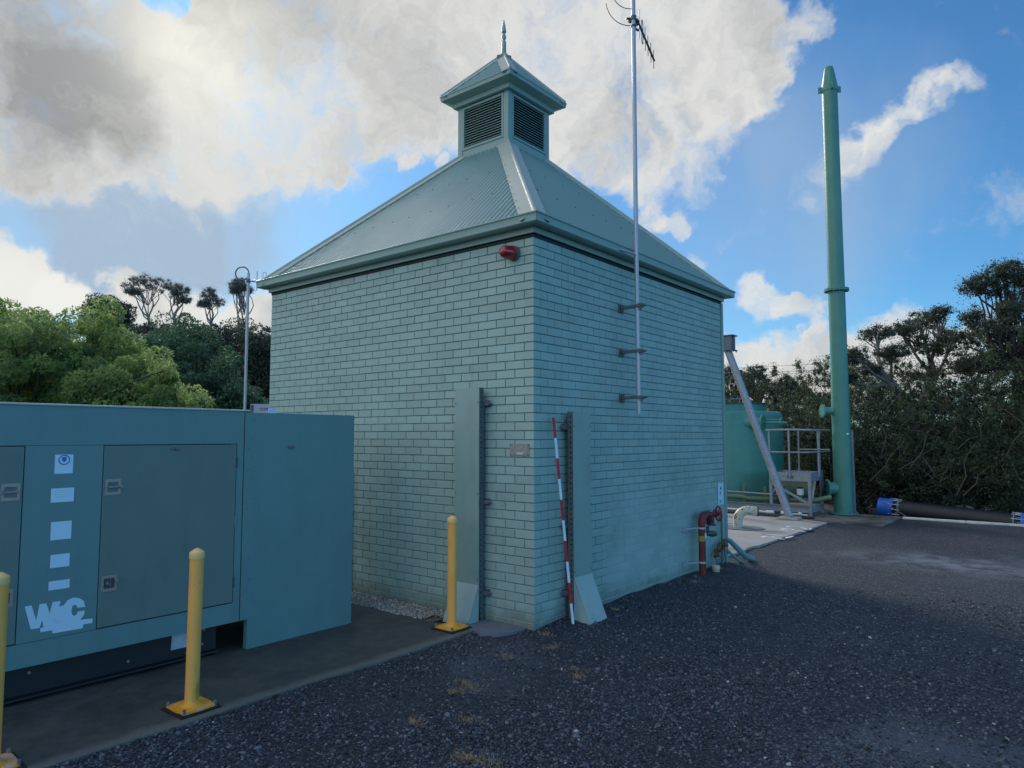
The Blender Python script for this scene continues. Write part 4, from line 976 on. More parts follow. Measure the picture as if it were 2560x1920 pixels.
# ------------------------------------------------------------------ brace, beam, tank, platform, stack
t = thing('raking_brace', 'leaning round galvanised brace from a bolted beam down to the slab', 'brace', (-1.0, 10.4, .03))
MB().path([(-.985, 10.4, .09), (-2.27, 10.4, 3.79)], .082, 20).build('tube', galv, t, smooth=60)
MB().box((-1.20, 10.22, .035), (-.78, 10.58, .085)).build('foot_block', mat('foot_concrete', (.40, .38, .34), .85, var=.1), t, bevel=.01)
MB().box((-2.98, 10.26, 3.80), (-2.11, 10.56, 3.822)).box((-2.98, 10.26, 4.14), (-2.10, 10.56, 4.162)).box((-2.98, 10.29, 3.822), (-2.15, 10.53, 4.14)).build('beam', mat('dark_galv', (.13, .15, .18), .45, .3, var=.2), t, bevel=.004)
b = MB(); [b.disc((x, y, 3.795), (0, 0, 1), .016, .05, 6) for x in (-2.13, -2.30) for y in (10.29, 10.53)]; b.build('bolt', steel, t)
MB().box((-3.0, 10.3, .03), (-2.85, 10.5, 3.80)).build('post', galv, t)

tc = Vector((-3.55, 13.15, 0)); TR_ = 1.5
t = thing('green_tank', 'large round green fibreglass tank behind the pump house', 'tank', (tc.x, tc.y, 0))
MB().lathe([(TR_, .03), (TR_, 2.34), (TR_-.02, 2.42), (TR_-.07, 2.47), (TR_-.16, 2.475), (.4, 2.48)], tc, 72).build('shell', grp, t, smooth=50)
MB().lathe([(1.02, 2.48), (1.02, 2.655), (1.05, 2.66), (1.05, 2.695), (.2, 2.71)], (tc.x+.1, tc.y-.1, 0), 48).build('manway_ring', grp, t, smooth=30)
MB().lathe([(1.06, 2.665), (1.06, 2.70), (.1, 2.72)], (tc.x+.1, tc.y-.1, 0), 48).build('lid', mat('dark_lid', (.05, .07, .06), .6), t, smooth=30)
hx = Vector((tc.x+.55, tc.y-.9, 2.70)); MB().path([hx, hx+Vector((0, 0, .09)), hx+Vector((.38, .3, .09)), hx+Vector((.38, .3, 0))], .012, 6).build('lid_handle', galv, t)
nd = Vector((.72, -.69, 0)).normalized(); n0 = tc+nd*(TR_-.05)+Vector((0, 0, 2.17)); nd2 = Vector((.95, .05, 0)).normalized()
b = MB().path([n0-nd2*.1, n0+nd2*.34], .135, 24); b.build('nozzle', grp, t, smooth=50)
MB().disc(n0+nd2*.36, nd2, .20, .04, 28).bolts(n0+nd2*.39, nd2, .17, 8, .014, .03).build('nozzle_flange', grp, t, smooth=50)
MB().path([n0+nd2*.38+Vector((0, 0, .0)), n0+nd2*.95+Vector((0, 0, -.01))], .028, 10).path([n0+nd2*.38+Vector((0, .12, .06)), n0+nd2*.8+Vector((0, .12, .06))], .018, 8).disc(n0+nd2*.78+Vector((0, .1, 0)), nd2, .12, .03, 20).build('sample_pipe', grp, t, smooth=50)
for dx in (0, .42):
    MB().prism([(-.05, 0), (.05, 0), (.035, .62-dx*.1), (-.035, .62-dx*.1)], (-2.55+dx*1.1, 11.86+dx*.42, .03), (1, 0, 0), (0, 0, 1), (0, .04, 0)).build('gusset', olivepipe, t, bevel=.004)

def platform():
    t = thing('access_platform', 'small galvanised access platform with handrails beside the green tank', 'platform', (-1.3, 11.8, .03))
    X0, X1, Y0, Y1 = -1.74, -.80, 11.37, 12.32
    b = MB().box((X0, Y0, .80), (X1, Y0+.012, 1.0)).box((X1-.012, Y0+.012, .80), (X1, Y1, 1.0)).box((X0, Y1-.012, .80), (X1-.012, Y1, 1.0)).box((X0, Y0+.012, .80), (X0+.012, Y1-.012, 1.0))
    b.box((X0, Y0-.03, .80), (X1, Y0, .812)); b.build('edge_channel', galv, t)
    b = MB()
    for k in range(24): b.box((X0+.014+k*.0385, Y0+.014, .92), (X0+.018+k*.0385, Y1-.014, .945))
    for k in range(9): b.box((X0+.013, Y0+.05+k*.1, .93), (X1-.013, Y0+.056+k*.1, .944))
    o = b.build('grating', galvdark, t)
    for x, y in ((X0+.03, Y0+.03), (X1-.03, Y0-.005), (X1-.03, Y1-.04), (X0+.03, Y1-.04)):
        MB().box((x-.035, y-.035, .03), (x+.035, y+.035, .80)).build('leg', galv, t, bevel=.004)
    MB().bar((X0+.05, Y0+.02, .74), (X1-.06, Y0-.01, .30), .05, .05).build('brace', galv, t)
    MB().bar((X0+.03, Y0+.05, .45), (X0+.22, Y0+.05, .80), .04, .04).build('brace', galv, t)
    MB().bar((X1-.02, Y0+.08, .35), (X1-.02, Y0+.36, .80), .05, .02).build('brace', galv, t)
    MB().box((X0-2.3, Y0-.02, .10), (X1, Y0-.012, .255)).box((X0-2.3, Y0-.07, .10), (X1, Y0-.02, .112)).box((X0-2.3, Y0-.07, .243), (X1, Y0-.02, .255)).box((X1-.01, Y0-.01, .10), (X1, Y1, .255)).build('skid_channel', galv, t, bevel=.002)
    zt = 1.97; Y1 = 12.95
    for x, y, z0 in ((X0+.02, Y0-.01, 1.45), (X0+.48, Y0-.03, .88), (X1+.0, Y0+.62, .88), (X0+.2, Y1, .95), (X1-.25, Y1+.02, .95)):
        MB().path([(x, y, z0), (x, y, zt)], .022, 10).build('rail_post', galv, t, smooth=60)
        if z0 < 1: MB().box((x-.06, y-.012, z0-.01), (x+.06, y+.012, z0+.05)).build('post_foot', MATS['dark_galv'], t, bevel=.003)
    MB().path([(X0-.05, Y0-.01, zt), (X0+.48, Y0-.03, zt+.01), (X1-.03, Y0+.0, zt), (X1+.0, Y0+.06, zt), (X1, Y0+.62, zt), (X1, Y1, zt)], .026, 10).build('hand_rail', galv, t, smooth=60)
    MB().path([(X0+.02, Y0-.01, 1.46), (X1-.03, Y0+.0, 1.46), (X1, Y0+.62, 1.46), (X1, Y1, 1.46)], .020, 10).build('mid_rail', galv, t, smooth=60)
    MB().path([(X0+.2, Y1, 1.50), (X1, Y1, 1.50)], .018, 10).build('mid_rail', galv, t, smooth=60)
    # pipework inside the skid
    MB().path([(-1.62, 12.0, .58), (-.95, 12.1, .58)], .19, 24).build('duct', olivepipe, t, smooth=50)
    MB().path([(-4.1, 11.42, .38), (-2.45, 11.46, .38), (-2.30, 11.52, .34), (-.9, 11.72, .34), (-.60, 11.82, .42), (-.5, 11.85, .44)], .055, 12).build('feed_pipe', olivepipe, t, smooth=60)
    MB().path([(-4.1, 11.40, .52), (-1.5, 11.48, .46)], .022, 8).build('thin_pipe', galv, t, smooth=60)
    for x in (-2.9, -1.55): MB().box((x-.03, 11.38, .25), (x+.03, 11.46, .56)).build('pipe_bracket', black, t)
    MB().path([(-1.42, 11.6, .3), (-1.42, 11.6, .66)], .05, 12).path([(-1.10, 11.55, .30), (-1.10, 11.55, .50)], .04, 12).build('stub_pipe', olivepipe, t, smooth=60)
    MB().path([(-1.10, 11.55, .48), (-1.10, 11.55, .62)], .075, 14).build('white_cap', pvc, t, smooth=50)
    MB().path([(-1.10, 11.55, .62), (-1.10, 11.55, .66)], .05, 14).build('black_knob', black, t, smooth=50)
    MB().disc((-.72, 12.05, .60), (1, .1, 0), .22, .05, 28).bolts((-.69, 12.05, .60), (1, .1, 0), .19, 10, .014, .09).build('duct_flange', black, t, smooth=50)
platform()
t = thing('white_pipe', 'thin white plastic pipe lying along the slab below the platform skid', 'pipe', (-2.6, 11.1, .1))
MB().path([(-4.4, 11.02, .14), (-1.62, 10.78, .12)], .024, 10).path([(-1.62, 10.78, .12), (-1.45, 10.77, .12)], .042, 12).path([(-1.28, 10.76, .12), (-1.13, 10.75, .12)], .045, 12).path([(-1.13, 10.75, .12), (-.72, 10.78, .10)], .022, 10).build('pipe', pvc, t, smooth=60)
b = MB(); [b.disc((x, 10.95-(x+3.6)*.087, .13), (1, -.087, 0), .042, .05, 12) for x in (-4.0, -2.0, -.86)]; b.build('coupling', pvc, t, smooth=50)
t = thing('black_hose', 'dark pipe lying behind the white pipe at the edge of the slab', 'pipe', (-2.3, 10.85, .07))
MB().path([(-4.5, 10.84, .075), (-1.6, 10.70, .065), (-.55, 10.66, .075)], .035, 10).build('hose', mat('dusty_black', (.05, .045, .045), .7, var=.3), t, smooth=60)

sx_, sy_ = -.365, 12.33
t = thing('vent_stack', 'tall green fibreglass vent stack with flanged joint on the right', 'stack', (sx_, sy_, .03))
def stackmat():
    m = mat('stack_fibreglass', (.068, .235, .19), .38, var=.12, vscale=3, dirt=(.10, .28, .22), dscale=3, dlo=.45, dhi=.8, dmap=(1, 1, .2)); nt = NT(m.node_tree); b = nt.n['Principled BSDF']; P = nt.new('ShaderNodeNewGeometry').outputs['Position']
    z = nt.new('ShaderNodeSeparateXYZ', {0: P}).outputs[2]
    h = nt.math('SINE', nt.math('MULTIPLY_ADD', z, 70.0, nt.math('MULTIPLY', nt.noise(P, 3, 3), 18.0)))
    bp = nt.new('ShaderNodeBump', {'Strength': .10, 'Distance': .002, 'Height': h}); nt.l.new(bp.outputs[0], b.inputs['Normal']); return m
stm = stackmat()
MB().lathe([(.245, .03), (.245, .06), (.212, .07), (.208, .45), (.205, 1.0), (.203, 2.3), (.190, 3.0), (.187, 5.25)], (sx_, sy_, 0), 48).build('lower_tube', stm, t, smooth=40)
MB().lathe([(.187, 5.33), (.180, 7.0), (.176, 10.0), (.176, 10.32), (.168, 10.38), (.112, 10.72), (.09, 10.78), (.01, 10.79)], (sx_, sy_, 0), 48).build('upper_tube', stm, t, smooth=40)
MB().lathe([(.275, 5.26), (.275, 5.287), (.19, 5.288)], (sx_, sy_, 0), 48).lathe([(.19, 5.293), (.275, 5.294), (.275, 5.32), (.19, 5.322)], (sx_, sy_, 0), 48).bolts((sx_, sy_, 5.29), (0, 0, 1), .245, 12, .013, .10).build('flange', grp, t, smooth=35)
MB().lathe([(.31, .035), (.31, .055), (.2, .056)], (sx_, sy_, 0), 48).bolts((sx_, sy_, .07), (0, 0, 1), .275, 8, .016, .05).build('base_flange', grp, t, smooth=35)
MB().lathe([(.186, 10.16), (.186, 10.30)], (sx_, sy_, 0), 40, caps=False).build('lug_band', grp, t, smooth=50)
for a in (math.radians(38), math.radians(205), math.radians(300)):
    d = Vector((math.cos(a), math.sin(a), 0)); p = Vector((sx_, sy_, 10.23))+d*.22
    MB().bar(p-d*.05, p+d*.05, .03, .15).disc(p+d*.015, d.cross((0, 0, 1)), .016, .036, 10).build('lifting_lug', grp, t, bevel=.003)
ld = Vector((-.78, -.62, 0)).normalized()
for z, r, l in ((2.42, .085, .42), (.62, .14, .38)):
    p = Vector((sx_, sy_, z))
    MB().path([p, p+ld*l], r, 20).build('nozzle', grp, t, smooth=50)
    MB().disc(p+ld*l, ld, r+.07, .035, 24).bolts(p+ld*(l+.02), ld, r+.045, 8, .012, .03).build('nozzle_flange', grp, t, smooth=40)
MB().box((sx_+.15, sy_-.16, 1.86), (sx_+.19, sy_-.10, 1.90)).build('tag', white, t)
t = thing('stack_ladder', 'narrow galvanised ladder standing behind the green stack', 'ladder', (-.1, 12.75, 0))
for x in (-.60, -.255): MB().box((x-.03, 12.78, .0), (x+.03, 12.80+.03, 1.98)).build('stile', galv if x > -.5 else galvdark, t, bevel=.003)
b = MB(); [b.path([(-.58, 12.80, z), (-.28, 12.80, z)], .012, 8) for z in (.35, .65, .95, 1.25, 1.55, 1.85)]; b.build('rung', galv, t, smooth=60)

# ------------------------------------------------------------------ big pipe beyond the kerb
t = thing('black_pipeline', 'fat black sleeved pipe with blue flanged ends lying beyond the white kerb', 'pipe', (1.7, 13.2, 0))
pa = Vector((.62, 13.20, .135)); pb = Vector((2.80, 13.15, -.015)); dd = (pb-pa).normalized()
MB().path([pa.lerp(pb, k/10) for k in range(11)], [.205+.006*noise.noise(Vector((k, 0, 0))) for k in range(11)], 32).build('sleeve', hdpe, t, smooth=60)
def fitting(p, d, l):
    bl = MB().path([p, p+d*l], .212, 32); o = bl.build('blue_spigot', bluem, t, smooth=50)
    MB().disc(p+d*.03, d, .235, .035, 32).build('blue_flange', bluem, t, smooth=50)
    MB().disc(p-d*.12, d, .238, .02, 32).build('backing_ring', mat('blue_grey_ring', (.15, .22, .30), .4, .3), t, smooth=50)
    b = MB()
    for k in range(12):
        a = 2*math.pi*k/12; u = d.cross((0, 0, 1)).normalized(); v = d.cross(u); q = p+(u*math.cos(a)+v*math.sin(a))*.222
        b.path([q-d*.16, q+d*.07], .009, 6)
    b.build('tie_bolts', mat('zinc_bolt', (.5, .55, .62), .4, .4), t)
fitting(pa-dd*.12, -dd, .31); fitting(pb+dd*.12, dd, .55)
arch = thing('grey_arch', 'grey curved flange segment showing above the black pipe', 'flange', (1.85, 13.55, 0))
b = MB(); cc = Vector((1.85, 13.60, -.02)); P_ = []
po = [(.30*math.cos(a), .30*math.sin(a)) for a in [math.pi*k/16 for k in range(17)]]+[(.2*math.cos(a), .2*math.sin(a)) for a in [math.pi*(16-k)/16 for k in range(17)]]
for k in range(16): b.prism([po[k], po[k+1], po[32-k], po[33-k]], cc, (1, 0, 0), (0, 0, 1), (0, .03, 0))
b.build('segment', mat('weathered_grey_green', (.12, .15, .14), .6, var=.2), arch); MB().disc(cc+Vector((-.17, -.01, .18)), (0, 1, 0), .018, .02, 8).disc(cc+Vector((.02, -.01, .25)), (0, 1, 0), .018, .02, 8).build('bolt_hole', black, arch)
t = thing('kerb_stake', 'thin brown rope from the blue fitting down to the kerb', 'rope', (.7, 12.7, 0))
MB().path([(.28, 12.98, .34), (.5, 12.85, .2), (.85, 12.62, .04)], .009, 6).build('rope', mat('rope', (.25, .17, .09), .9), t)

# ------------------------------------------------------------------ overhead wires
for k, (za, zb_) in enumerate(((7.9, 8.55), (7.3, 8.2), (7.15, 7.92), (6.4, 7.2))):
    A = Vector((-40, 42, za-.6)); B = Vector((30, 84, zb_+3.2)); pts = []
    for i in range(25):
        s_ = i/24; p = A.lerp(B, s_); p.z -= 4*1.0*s_*(1-s_); pts.append(p)
    o = MB().path(pts, .014, 4).build('overhead_wire', MATS['roof_screw'])
    tag(o, ['topmost overhead wire crossing the pale cloud behind the stack', 'second overhead wire from the top behind the stack', 'third overhead wire from the top, close under the second', 'lowest overhead wire, well below the other three'][k], 'wire', 'overhead wires behind the stack')

# ------------------------------------------------------------------ vegetation
def quads_mesh(name, P, N, U, W_, L_, tint, m, parent):
    # leaves as long diamonds
    n = len(P); S = np.cross(N, U); S /= np.linalg.norm(S, axis=1, keepdims=True)+1e-9
    a = P-U*L_[:, None]*.5; c = P+U*L_[:, None]*.5; l = P-S*W_[:, None]*.5; r = P+S*W_[:, None]*.5
    V = np.stack([a, r, c, l], 1).reshape(-1, 3)
    org = worigin(parent) if parent else Vector((0, 0, 0)); V = V-np.array(org)
    me = bpy.data.meshes.new(name); me.vertices.add(4*n); me.vertices.foreach_set('co', V.astype(np.float32).ravel())
    me.loops.add(4*n); me.loops.foreach_set('vertex_index', np.arange(4*n, dtype=np.int32))
    me.polygons.add(n); me.polygons.foreach_set('loop_start', np.arange(0, 4*n, 4, dtype=np.int32)); me.polygons.foreach_set('loop_total', np.full(n, 4, dtype=np.int32))
    at = me.attributes.new('tint', 'FLOAT', 'POINT'); at.data.foreach_set('value', np.repeat(tint, 4).astype(np.float32))
    me.materials.append(m); me.update(calc_edges=True)
    o = bpy.data.objects.new(name, me); C.objects.link(o)
    if parent: o.parent = parent
    return o
def unit(n):
    v = rng.normal(size=(n, 3)); return v/np.linalg.norm(v, axis=1, keepdims=True)
def foliage(name, clumps, m, parent, per=220, leaf=.07, asp=.35, top=.35, droop=0., shell=.55, spray=False):
    """clumps: rows of x y z rx ry rz tint"""
    cl = np.asarray(clumps, float); k = len(cl); n = k*per; idx = np.repeat(np.arange(k), per); c = cl[idx]
    d = unit(n); rad = shell+(1-shell)*rng.uniform(0, 1, n)**.6
    if spray: rad = np.abs(rng.normal(0, .62, n)); d[:, 2] += .15
    P = c[:, :3]+d*c[:, 3:6]*rad[:, None]
    U = unit(n)+d*.8; U[:, 2] -= droop; U /= np.linalg.norm(U, axis=1, keepdims=True)
    N = unit(n)+np.array([0, 0, .6]); N /= np.linalg.norm(N, axis=1, keepdims=True)
    L_ = leaf*rng.uniform(.6, 1.4, n); W_ = L_*asp*rng.uniform(.7, 1.3, n)
    tint = np.clip(c[:, 6]+rng.normal(0, .16, n), 0, 1)
    return quads_mesh(name, P, N, U, W_, L_, tint, m, parent)
def crown(cx, cy, cz, rx, ry, rz, n, cr, flat=.8, tint=.45, tv=.2, inner=.45, low=-.6, seed=0, hole=-.34):
    r_ = np.random.default_rng(seed); out = []
    while len(out) < n:
        d = r_.normal(size=3); d /= np.linalg.norm(d)
        if d[2] < low: continue
        q = inner+(1-inner)*r_.uniform()**.5
        bump = 1+.22*noise.noise(Vector(d*2.3)+Vector((seed, 0, 0)))
        p = np.array([cx, cy, cz])+d*np.array([rx, ry, rz])*q*bump
        if noise.noise(Vector(p*1.1)+Vector((seed*3, 5, 1))) < hole: continue
        s_ = cr*r_.uniform(.6, 1.35)
        out.append((*p, s_, s_, s_*flat, np.clip(tint+r_.normal(0, tv), 0, 1)))
    return out
def limb(b, p0, p1, r0, r1, bend=.12, n=6, sides=7, seed=0):
    r_ = random.Random(seed); p0 = Vector(p0); p1 = Vector(p1); L = (p1-p0).length; pts = []; off = Vector([r_.uniform(-1, 1) for _ in range(3)])*L*bend
    off2 = Vector([r_.uniform(-1, 1) for _ in range(3)])*L*bend*.6
    for i in range(n+1):
        t_ = i/n; p = p0.lerp(p1, t_)+off*math.sin(math.pi*t_)+off2*math.sin(2*math.pi*t_); pts.append(p)
    b.path(pts, [r0+(r1-r0)*i/n for i in range(n+1)], sides); return pts
def tree(name, label, cat, base, clumps, limbs, m, bk, per, leaf, group=None, asp=.35, **kw):
    t = thing(name, label, cat, base, group)
    b = MB(); b0 = limbs[0]
    limb(b, *b0[:4], seed=int(b0[0][0]*10) % 97); b.build('trunk', bk, t, smooth=80, fix=False)
    if len(limbs) > 1:
        b = MB()
        for i, l in enumerate(limbs[1:]): limb(b, *l[:4], seed=i+3)
        o = b.build('branches', bk, t, smooth=80, fix=False)
    foliage('crown', clumps, m, t, per, leaf, asp, **kw)
    return t
def spokes(base, clumps, r0, every=1, fork=.55, r1=.012):
    """thin limbs from a fork point out to the clumps"""
    out = []; base = Vector(base)
    for c in clumps[::every]:
        p = Vector(c[:3]); q = base.lerp(p, random.uniform(.15, fork)); q.z -= .1*(p-base).length
        out.append((q if random.random() < .6 else base, p, r0*random.uniform(.35, .8), r1))
    return out
def at(x, y, d):
    v = FW + RT*((x*1.15732-1280)/F_PX) + UP*((960-y*1.15732)/F_PX); return Vector(CP)+v*d
# 1 large bright bush, left
cc = at(90, 835, 13.5); bc = (cc.x, cc.y, -.3)
cl = crown(cc.x, cc.y, 2.0, 2.5, 2.4, 2.35, 330, .30, .7, .5, .22, .62, -.6, 1, -.9)
cc2 = at(290, 845, 12.8); cl += crown(cc2.x, cc2.y, 1.75, 1.3, 1.3, 1.45, 150, .24, .7, .6, .2, .6, -.6, 2, -.9)
cc2 = at(225, 790, 13.6); cl += crown(cc2.x, cc2.y, 2.1, 1.3, 1.3, 1.6, 110, .26, .7, .6, .2, .6, -.3, 5, -.9)
cc2 = at(160, 775, 13.8); cl += crown(cc2.x, cc2.y, 2.25, 1.4, 1.3, 1.6, 110, .26, .7, .55, .2, .6, -.3, 6, -.9)
cc3 = at(-120, 800, 13.0); cl += crown(cc3.x, cc3.y, 2.3, 2.4, 2.2, 2.15, 190, .32, .7, .45, .2, .6, -.7, 3, -.9)
tree('leafy_bush', 'large bright green leafy bush rising over the generator, far left', 'bush', bc, cl, [((bc[0], bc[1], -.3), (bc[0]+.2, bc[1], 1.6), .16, .08)] + spokes((bc[0], bc[1], .8), cl, .06, 5), leaf_bright, barkdark, 260, .085, asp=.34, droop=.35)
# 2 darker shrub behind it
cc = at(455, 860, 17.5); cl = crown(cc.x, cc.y, 1.9, 1.5, 1.5, 1.75, 190, .30, .8, .5, .2, .5, -.8, 4)
cc2 = at(380, 820, 18.5); cl += crown(cc2.x, cc2.y, 2.75, 1.6, 1.5, 2.1, 170, .32, .8, .5, .2, .5, -.8, 5)
tree('broadleaf_shrub', 'dark green rounded shrub between the bright bush and the antenna mast', 'shrub', (cc.x, cc.y, -.3), cl, [((cc.x, cc.y, -.3), (cc.x, cc.y, 2), .12, .05)] + spokes((cc.x, cc.y, 1), cl, .05, 6), leaf_mid, barkdark, 230, .085, asp=.45)
# 3 dark trees further back at left
for i, (x, y, d, rx, rz, lab) in enumerate(((440, 800, 24, 1.6, 1.75, 'dark tree behind the rounded shrub, left of the thin mast'), (520, 810, 24, 1.6, 1.8, 'dark tree directly behind the thin antenna mast'), (580, 810, 23, 1.3, 1.75, 'dark tree just showing at the left edge of the pump house'), (232, 690, 30, .95, 1.15, 'dark round topped tree rising above the bright bush'), (300, 790, 26, 1.5, 1.75, 'dark tree filling the gap between the bright bush and the rounded shrub'), (375, 790, 27, 1.6, 1.9, 'dark tree standing just behind the rounded shrub'), (490, 790, 27, 1.6, 1.9, 'dark tree farther back, left of the thin mast and above the shrub'))):
    cc = at(x, y, d); cl = crown(cc.x, cc.y, cc.z-.2, rx, rx, rz, 150, .34, .8, .4, .22, .45, -.9, 10+i)
    tree('dark_tree', lab, 'tree', (cc.x, cc.y, -.3), cl, [((cc.x, cc.y, -.3), (cc.x, cc.y, cc.z), .16, .06)] + spokes((cc.x, cc.y, cc.z-1.2), cl, .06, 6), leaf_dark, barkdark, 190, .11, 'dark trees behind the bushes at left')
# 4 skyline trees with bare stems and flat crowns
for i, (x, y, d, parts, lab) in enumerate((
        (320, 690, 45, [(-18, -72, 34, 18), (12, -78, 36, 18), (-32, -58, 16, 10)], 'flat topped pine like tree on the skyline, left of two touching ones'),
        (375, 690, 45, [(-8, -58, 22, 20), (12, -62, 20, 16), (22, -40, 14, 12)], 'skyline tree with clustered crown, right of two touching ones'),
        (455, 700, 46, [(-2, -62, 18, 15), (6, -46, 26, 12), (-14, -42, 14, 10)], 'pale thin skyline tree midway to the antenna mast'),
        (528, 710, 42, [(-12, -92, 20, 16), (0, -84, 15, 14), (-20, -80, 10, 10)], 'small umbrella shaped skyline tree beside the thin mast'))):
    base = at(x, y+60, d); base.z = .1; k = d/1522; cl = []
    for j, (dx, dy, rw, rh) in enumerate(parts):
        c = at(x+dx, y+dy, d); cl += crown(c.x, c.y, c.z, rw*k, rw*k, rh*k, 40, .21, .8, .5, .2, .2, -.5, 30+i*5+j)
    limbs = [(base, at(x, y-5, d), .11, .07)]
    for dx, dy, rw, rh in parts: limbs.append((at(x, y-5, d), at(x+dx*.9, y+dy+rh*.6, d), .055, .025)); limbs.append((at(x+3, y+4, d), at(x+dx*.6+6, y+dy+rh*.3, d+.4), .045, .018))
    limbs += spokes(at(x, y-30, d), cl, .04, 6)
    tree('skyline_tree', lab, 'tree', base, cl, limbs, leaf_haze, bark, 110, .085, 'thin trees on the left skyline', spray=True)
# 5 middle trees behind the brace
for i, (x, ytop, d, w, lab) in enumerate(((1580, 790, 32, 42, 'dark tree hard against the pump house edge, behind the leaning brace'), (1637, 790, 30, 36, 'rounded tree right of the leaning brace'), (1702, 812, 31, 34, 'thin tree midway between the brace and the stack'), (1768, 850, 29, 30, 'low bushy tree just left of the stack'))):
    k = d/1522; c = at(x, ytop+38, d); base = Vector((c.x, c.y, -.3))
    cl = crown(c.x, c.y, c.z, w*k, w*k, 36*k, 95, .26, .6, .45, .22, .35, -.7, 50+i)
    limbs = [(base, Vector((c.x, c.y, c.z-.6)), .16, .1)] + spokes((c.x, c.y, c.z-1.0), cl, .075, 3)
    tree('scrub_tree', lab, 'tree', base, cl, limbs, leaf_grey, barkdark, 130, .075, 'trees behind the green tank', spray=True)
# 6 leaning pale trunked trees on the right
def pale_tree(lab, trunkpts, d, parts, seed, r=.17):
    base = at(*trunkpts[0], d); tb = Vector((base.x, base.y, base.z)); k = d/1522
    t = thing('tea_tree', lab, 'tree', (tb.x, tb.y, -.3), 'gnarled pale trunked trees in the scrub')
    pts = [at(x, y, d) for x, y in trunkpts]; n = len(pts); pts = [Vector((tb.x+.2, tb.y, -.3))]+pts
    MB().path(pts, [r*1.2]+[r*(1-.65*i/n) for i in range(n)], 9).build('trunk', bark, t, smooth=80, fix=False)
    b = MB(); cl = []; r_ = random.Random(seed)
    for j, (x, y, rw, rh) in enumerate(parts):
        c = at(x, y, d+r_.uniform(-.8, .8)); cl += crown(c.x, c.y, c.z, rw*k, rw*k, rh*k, 60, .17, .7, .45, .25, .15, -.7, seed*7+j, -.08)
        s0 = pts[-1] if j % 2 else pts[-2]; m_ = s0.lerp(c, .5)+Vector((0, 0, -.15))
        b.path([s0, m_, c-Vector((0, 0, rh*k*.4))], [r*.38, r*.26, r*.12], 7)
        for q in range(9):
            cq = Vector(cl[-1-r_.randrange(40)][:3]); limb(b, m_.lerp(c, r_.uniform(.2, .9)), cq, r*.16, .012, .18, 5, 5, r_.randrange(999))
    b.build('branches', bark, t, smooth=80, fix=False)
    foliage('crown', cl, leaf_grey, t, 70, .055, .38, spray=True)
pale_tree('pale crooked tree leaning left beside the stack', [(1968, 890), (1950, 862), (1925, 828), (1900, 800)], 20, [(1855, 770, 34, 22), (1895, 725, 40, 22), (1925, 760, 34, 20), (1880, 800, 24, 14), (1840, 820, 22, 16)], 21)
pale_tree('pale forked tree with upright crown in the middle of the right hand scrub', [(1993, 885), (2003, 850), (2018, 815), (2010, 780)], 21, [(1990, 700, 46, 30), (2035, 690, 38, 30), (1950, 715, 30, 22), (2000, 745, 50, 22), (2058, 730, 30, 24)], 22)
c = at(2190, 900, 19)
cl = []
for j, (x, y, rw, rh) in enumerate(((2130, 620, 44, 32), (2180, 600, 60, 34), (2240, 620, 80, 60), (2140, 680, 60, 30), (2210, 680, 80, 40), (2120, 720, 60, 26), (2180, 760, 70, 26), (2260, 760, 80, 60), (2110, 790, 50, 20))):
    q = at(x, y, 19+random.uniform(-1, 1)); k = 19/1522; cl += crown(q.x, q.y, q.z, rw*k, rw*k, rh*k, 80, .19, .75, .45, .25, .2, -.8, 80+j, -.05)
tree('large_dark_tree', 'tallest dark spreading tree at the right edge of the photo', 'tree', (c.x, c.y, -.3), cl, [((c.x, c.y, -.3), at(2200, 740, 19), .24, .14)] + spokes(at(2195, 790, 19), cl, .07, 11), leaf_grey, barkdark, 100, .06, spray=True)
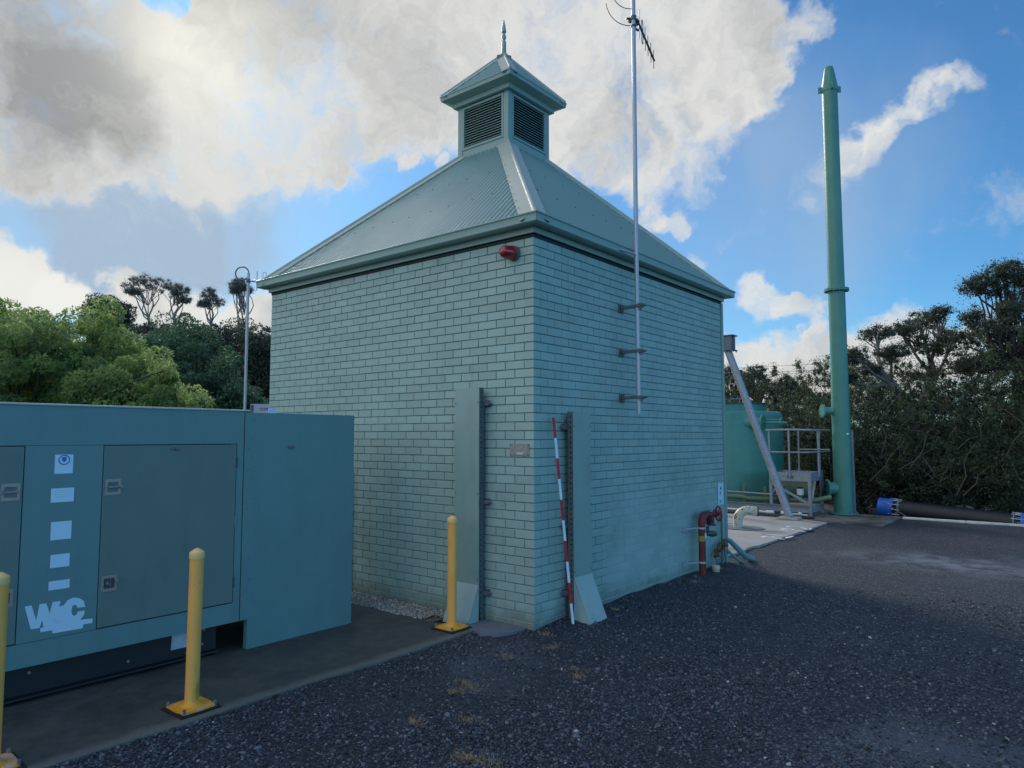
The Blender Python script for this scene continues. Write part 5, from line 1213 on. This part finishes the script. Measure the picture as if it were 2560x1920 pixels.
# 7 the scrub bank: one unbroken thicket
def scrub():
    cl = []; r_ = random.Random(5); tw = MB()
    spec = [(1590, 905, 25, 1.5, 1.3), (1650, 890, 25, 1.6, 1.3), (1720, 900, 24, 1.7, 1.4), (1790, 890, 23, 1.7, 1.5), (1700, 960, 21, 1.3, 1.2), (1760, 970, 20, 1.3, 1.4),
            (1860, 880, 22, 1.5, 1.6), (1850, 960, 19, 1.3, 1.5), (1920, 900, 21, 1.6, 1.7), (1920, 980, 18, 1.3, 1.5), (1990, 930, 20, 1.5, 1.7), (2000, 1000, 17.5, 1.3, 1.5),
            (2060, 880, 21, 1.7, 1.7), (2070, 970, 18.5, 1.4, 1.7), (2130, 860, 20, 1.7, 1.9), (2140, 960, 17.5, 1.4, 1.7), (2210, 880, 18.5, 1.7, 2.0), (2220, 980, 16.8, 1.4, 1.6), (2300, 900, 17.5, 1.7, 2.2), (2400, 900, 17, 1.9, 2.2), (2350, 1000, 16.5, 1.5, 1.5),
            (1880, 1040, 18.4, 1.0, .9), (1950, 1050, 17.6, 1.0, .8), (2030, 1055, 16.9, 1.0, .8), (2110, 1050, 16.6, 1.0, .9), (2190, 1050, 16.2, 1.0, .9), (1820, 1030, 19.5, 1.1, 1.0), (1740, 1040, 21, 1.2, 1.0)]
    for i, (x, y, d, rx, rz) in enumerate(spec):
        c = at(x, y, d); tint = r_.choice((.12, .25, .4, .6, .8))
        cl += crown(c.x, c.y, c.z, rx, rx, rz, 84, .27, .8, tint, .28, .35, -.95, 200+i, -.5); cl += crown(c.x, c.y, c.z+.15, rx*1.08, rx*1.08, rz*1.12, 46, .12, 1.3, tint+.1, .3, .85, -.2, 400+i, -.1)
        for _ in range(26):
            a = Vector((c.x+r_.uniform(-rx, rx), c.y+r_.uniform(-rx, 0), c.z+r_.uniform(-rz, rz*.7))); q = a+Vector((r_.uniform(-.6, .6), r_.uniform(-.4, .4), r_.uniform(.1, .8)))
            tw.path([a, a.lerp(q, .5)+Vector((r_.uniform(-.1, .1), 0, r_.uniform(-.1, .1))), q], [.008, .006, .003], 4, caps=False)
        for _ in range(2 if i % 2 else 0):
            a = Vector((c.x+r_.uniform(-rx, rx)*.6, c.y-rx*.9, c.z+r_.uniform(-.5, .5)*rz)); q = a+Vector((r_.uniform(-.9, .9), r_.uniform(-.3, .3), r_.uniform(.5, 1.2)))
            tw.path([a, a.lerp(q, .35)+Vector((.08, 0, .05)), a.lerp(q, .7)+Vector((-.06, 0, 0)), q], [.014, .011, .008, .004], 5, caps=False)
    for i in range(15):
        c = at(1560+i*62, 900, 27+r_.uniform(-1.5, 1.5)); cl += crown(c.x, c.y, 1.2 if i < 5 else 2.3, 2.1, 1.9, 2.1+r_.uniform(-.2, .3), 90, .42, .8, .3, .2, .5, -.9, 500+i)
    o = foliage('scrub_thicket', cl, leaf_scrub, None, 120, .065, .36, spray=True); tag(o, 'dense dark scrub thicket beyond the yard and the tank', kind='stuff')
    tag(tw.build('scrub_twigs', twigm, fix=False), 'grey dead twigs tangled through the scrub thicket', kind='stuff')
scrub()
# low backing thickets at the far left and behind so the horizon stays closed
cl = []
for i, (x, y, d) in enumerate(((-150, 880, 24), (0, 880, 24), (120, 860, 25), (250, 850, 26), (340, 830, 28), (430, 860, 27), (540, 870, 26), (640, 860, 26), (-300, 860, 22))):
    c = at(x, y, d); cl += crown(c.x, c.y, 2.2, 2.6, 2.4, 2.9, 70, .5, .8, .35, .2, .5, -.8, 300+i)
tag(foliage('far_thicket', cl, leaf_dark, None, 120, .16, .4), 'dark thicket behind the left hand bushes', kind='stuff')
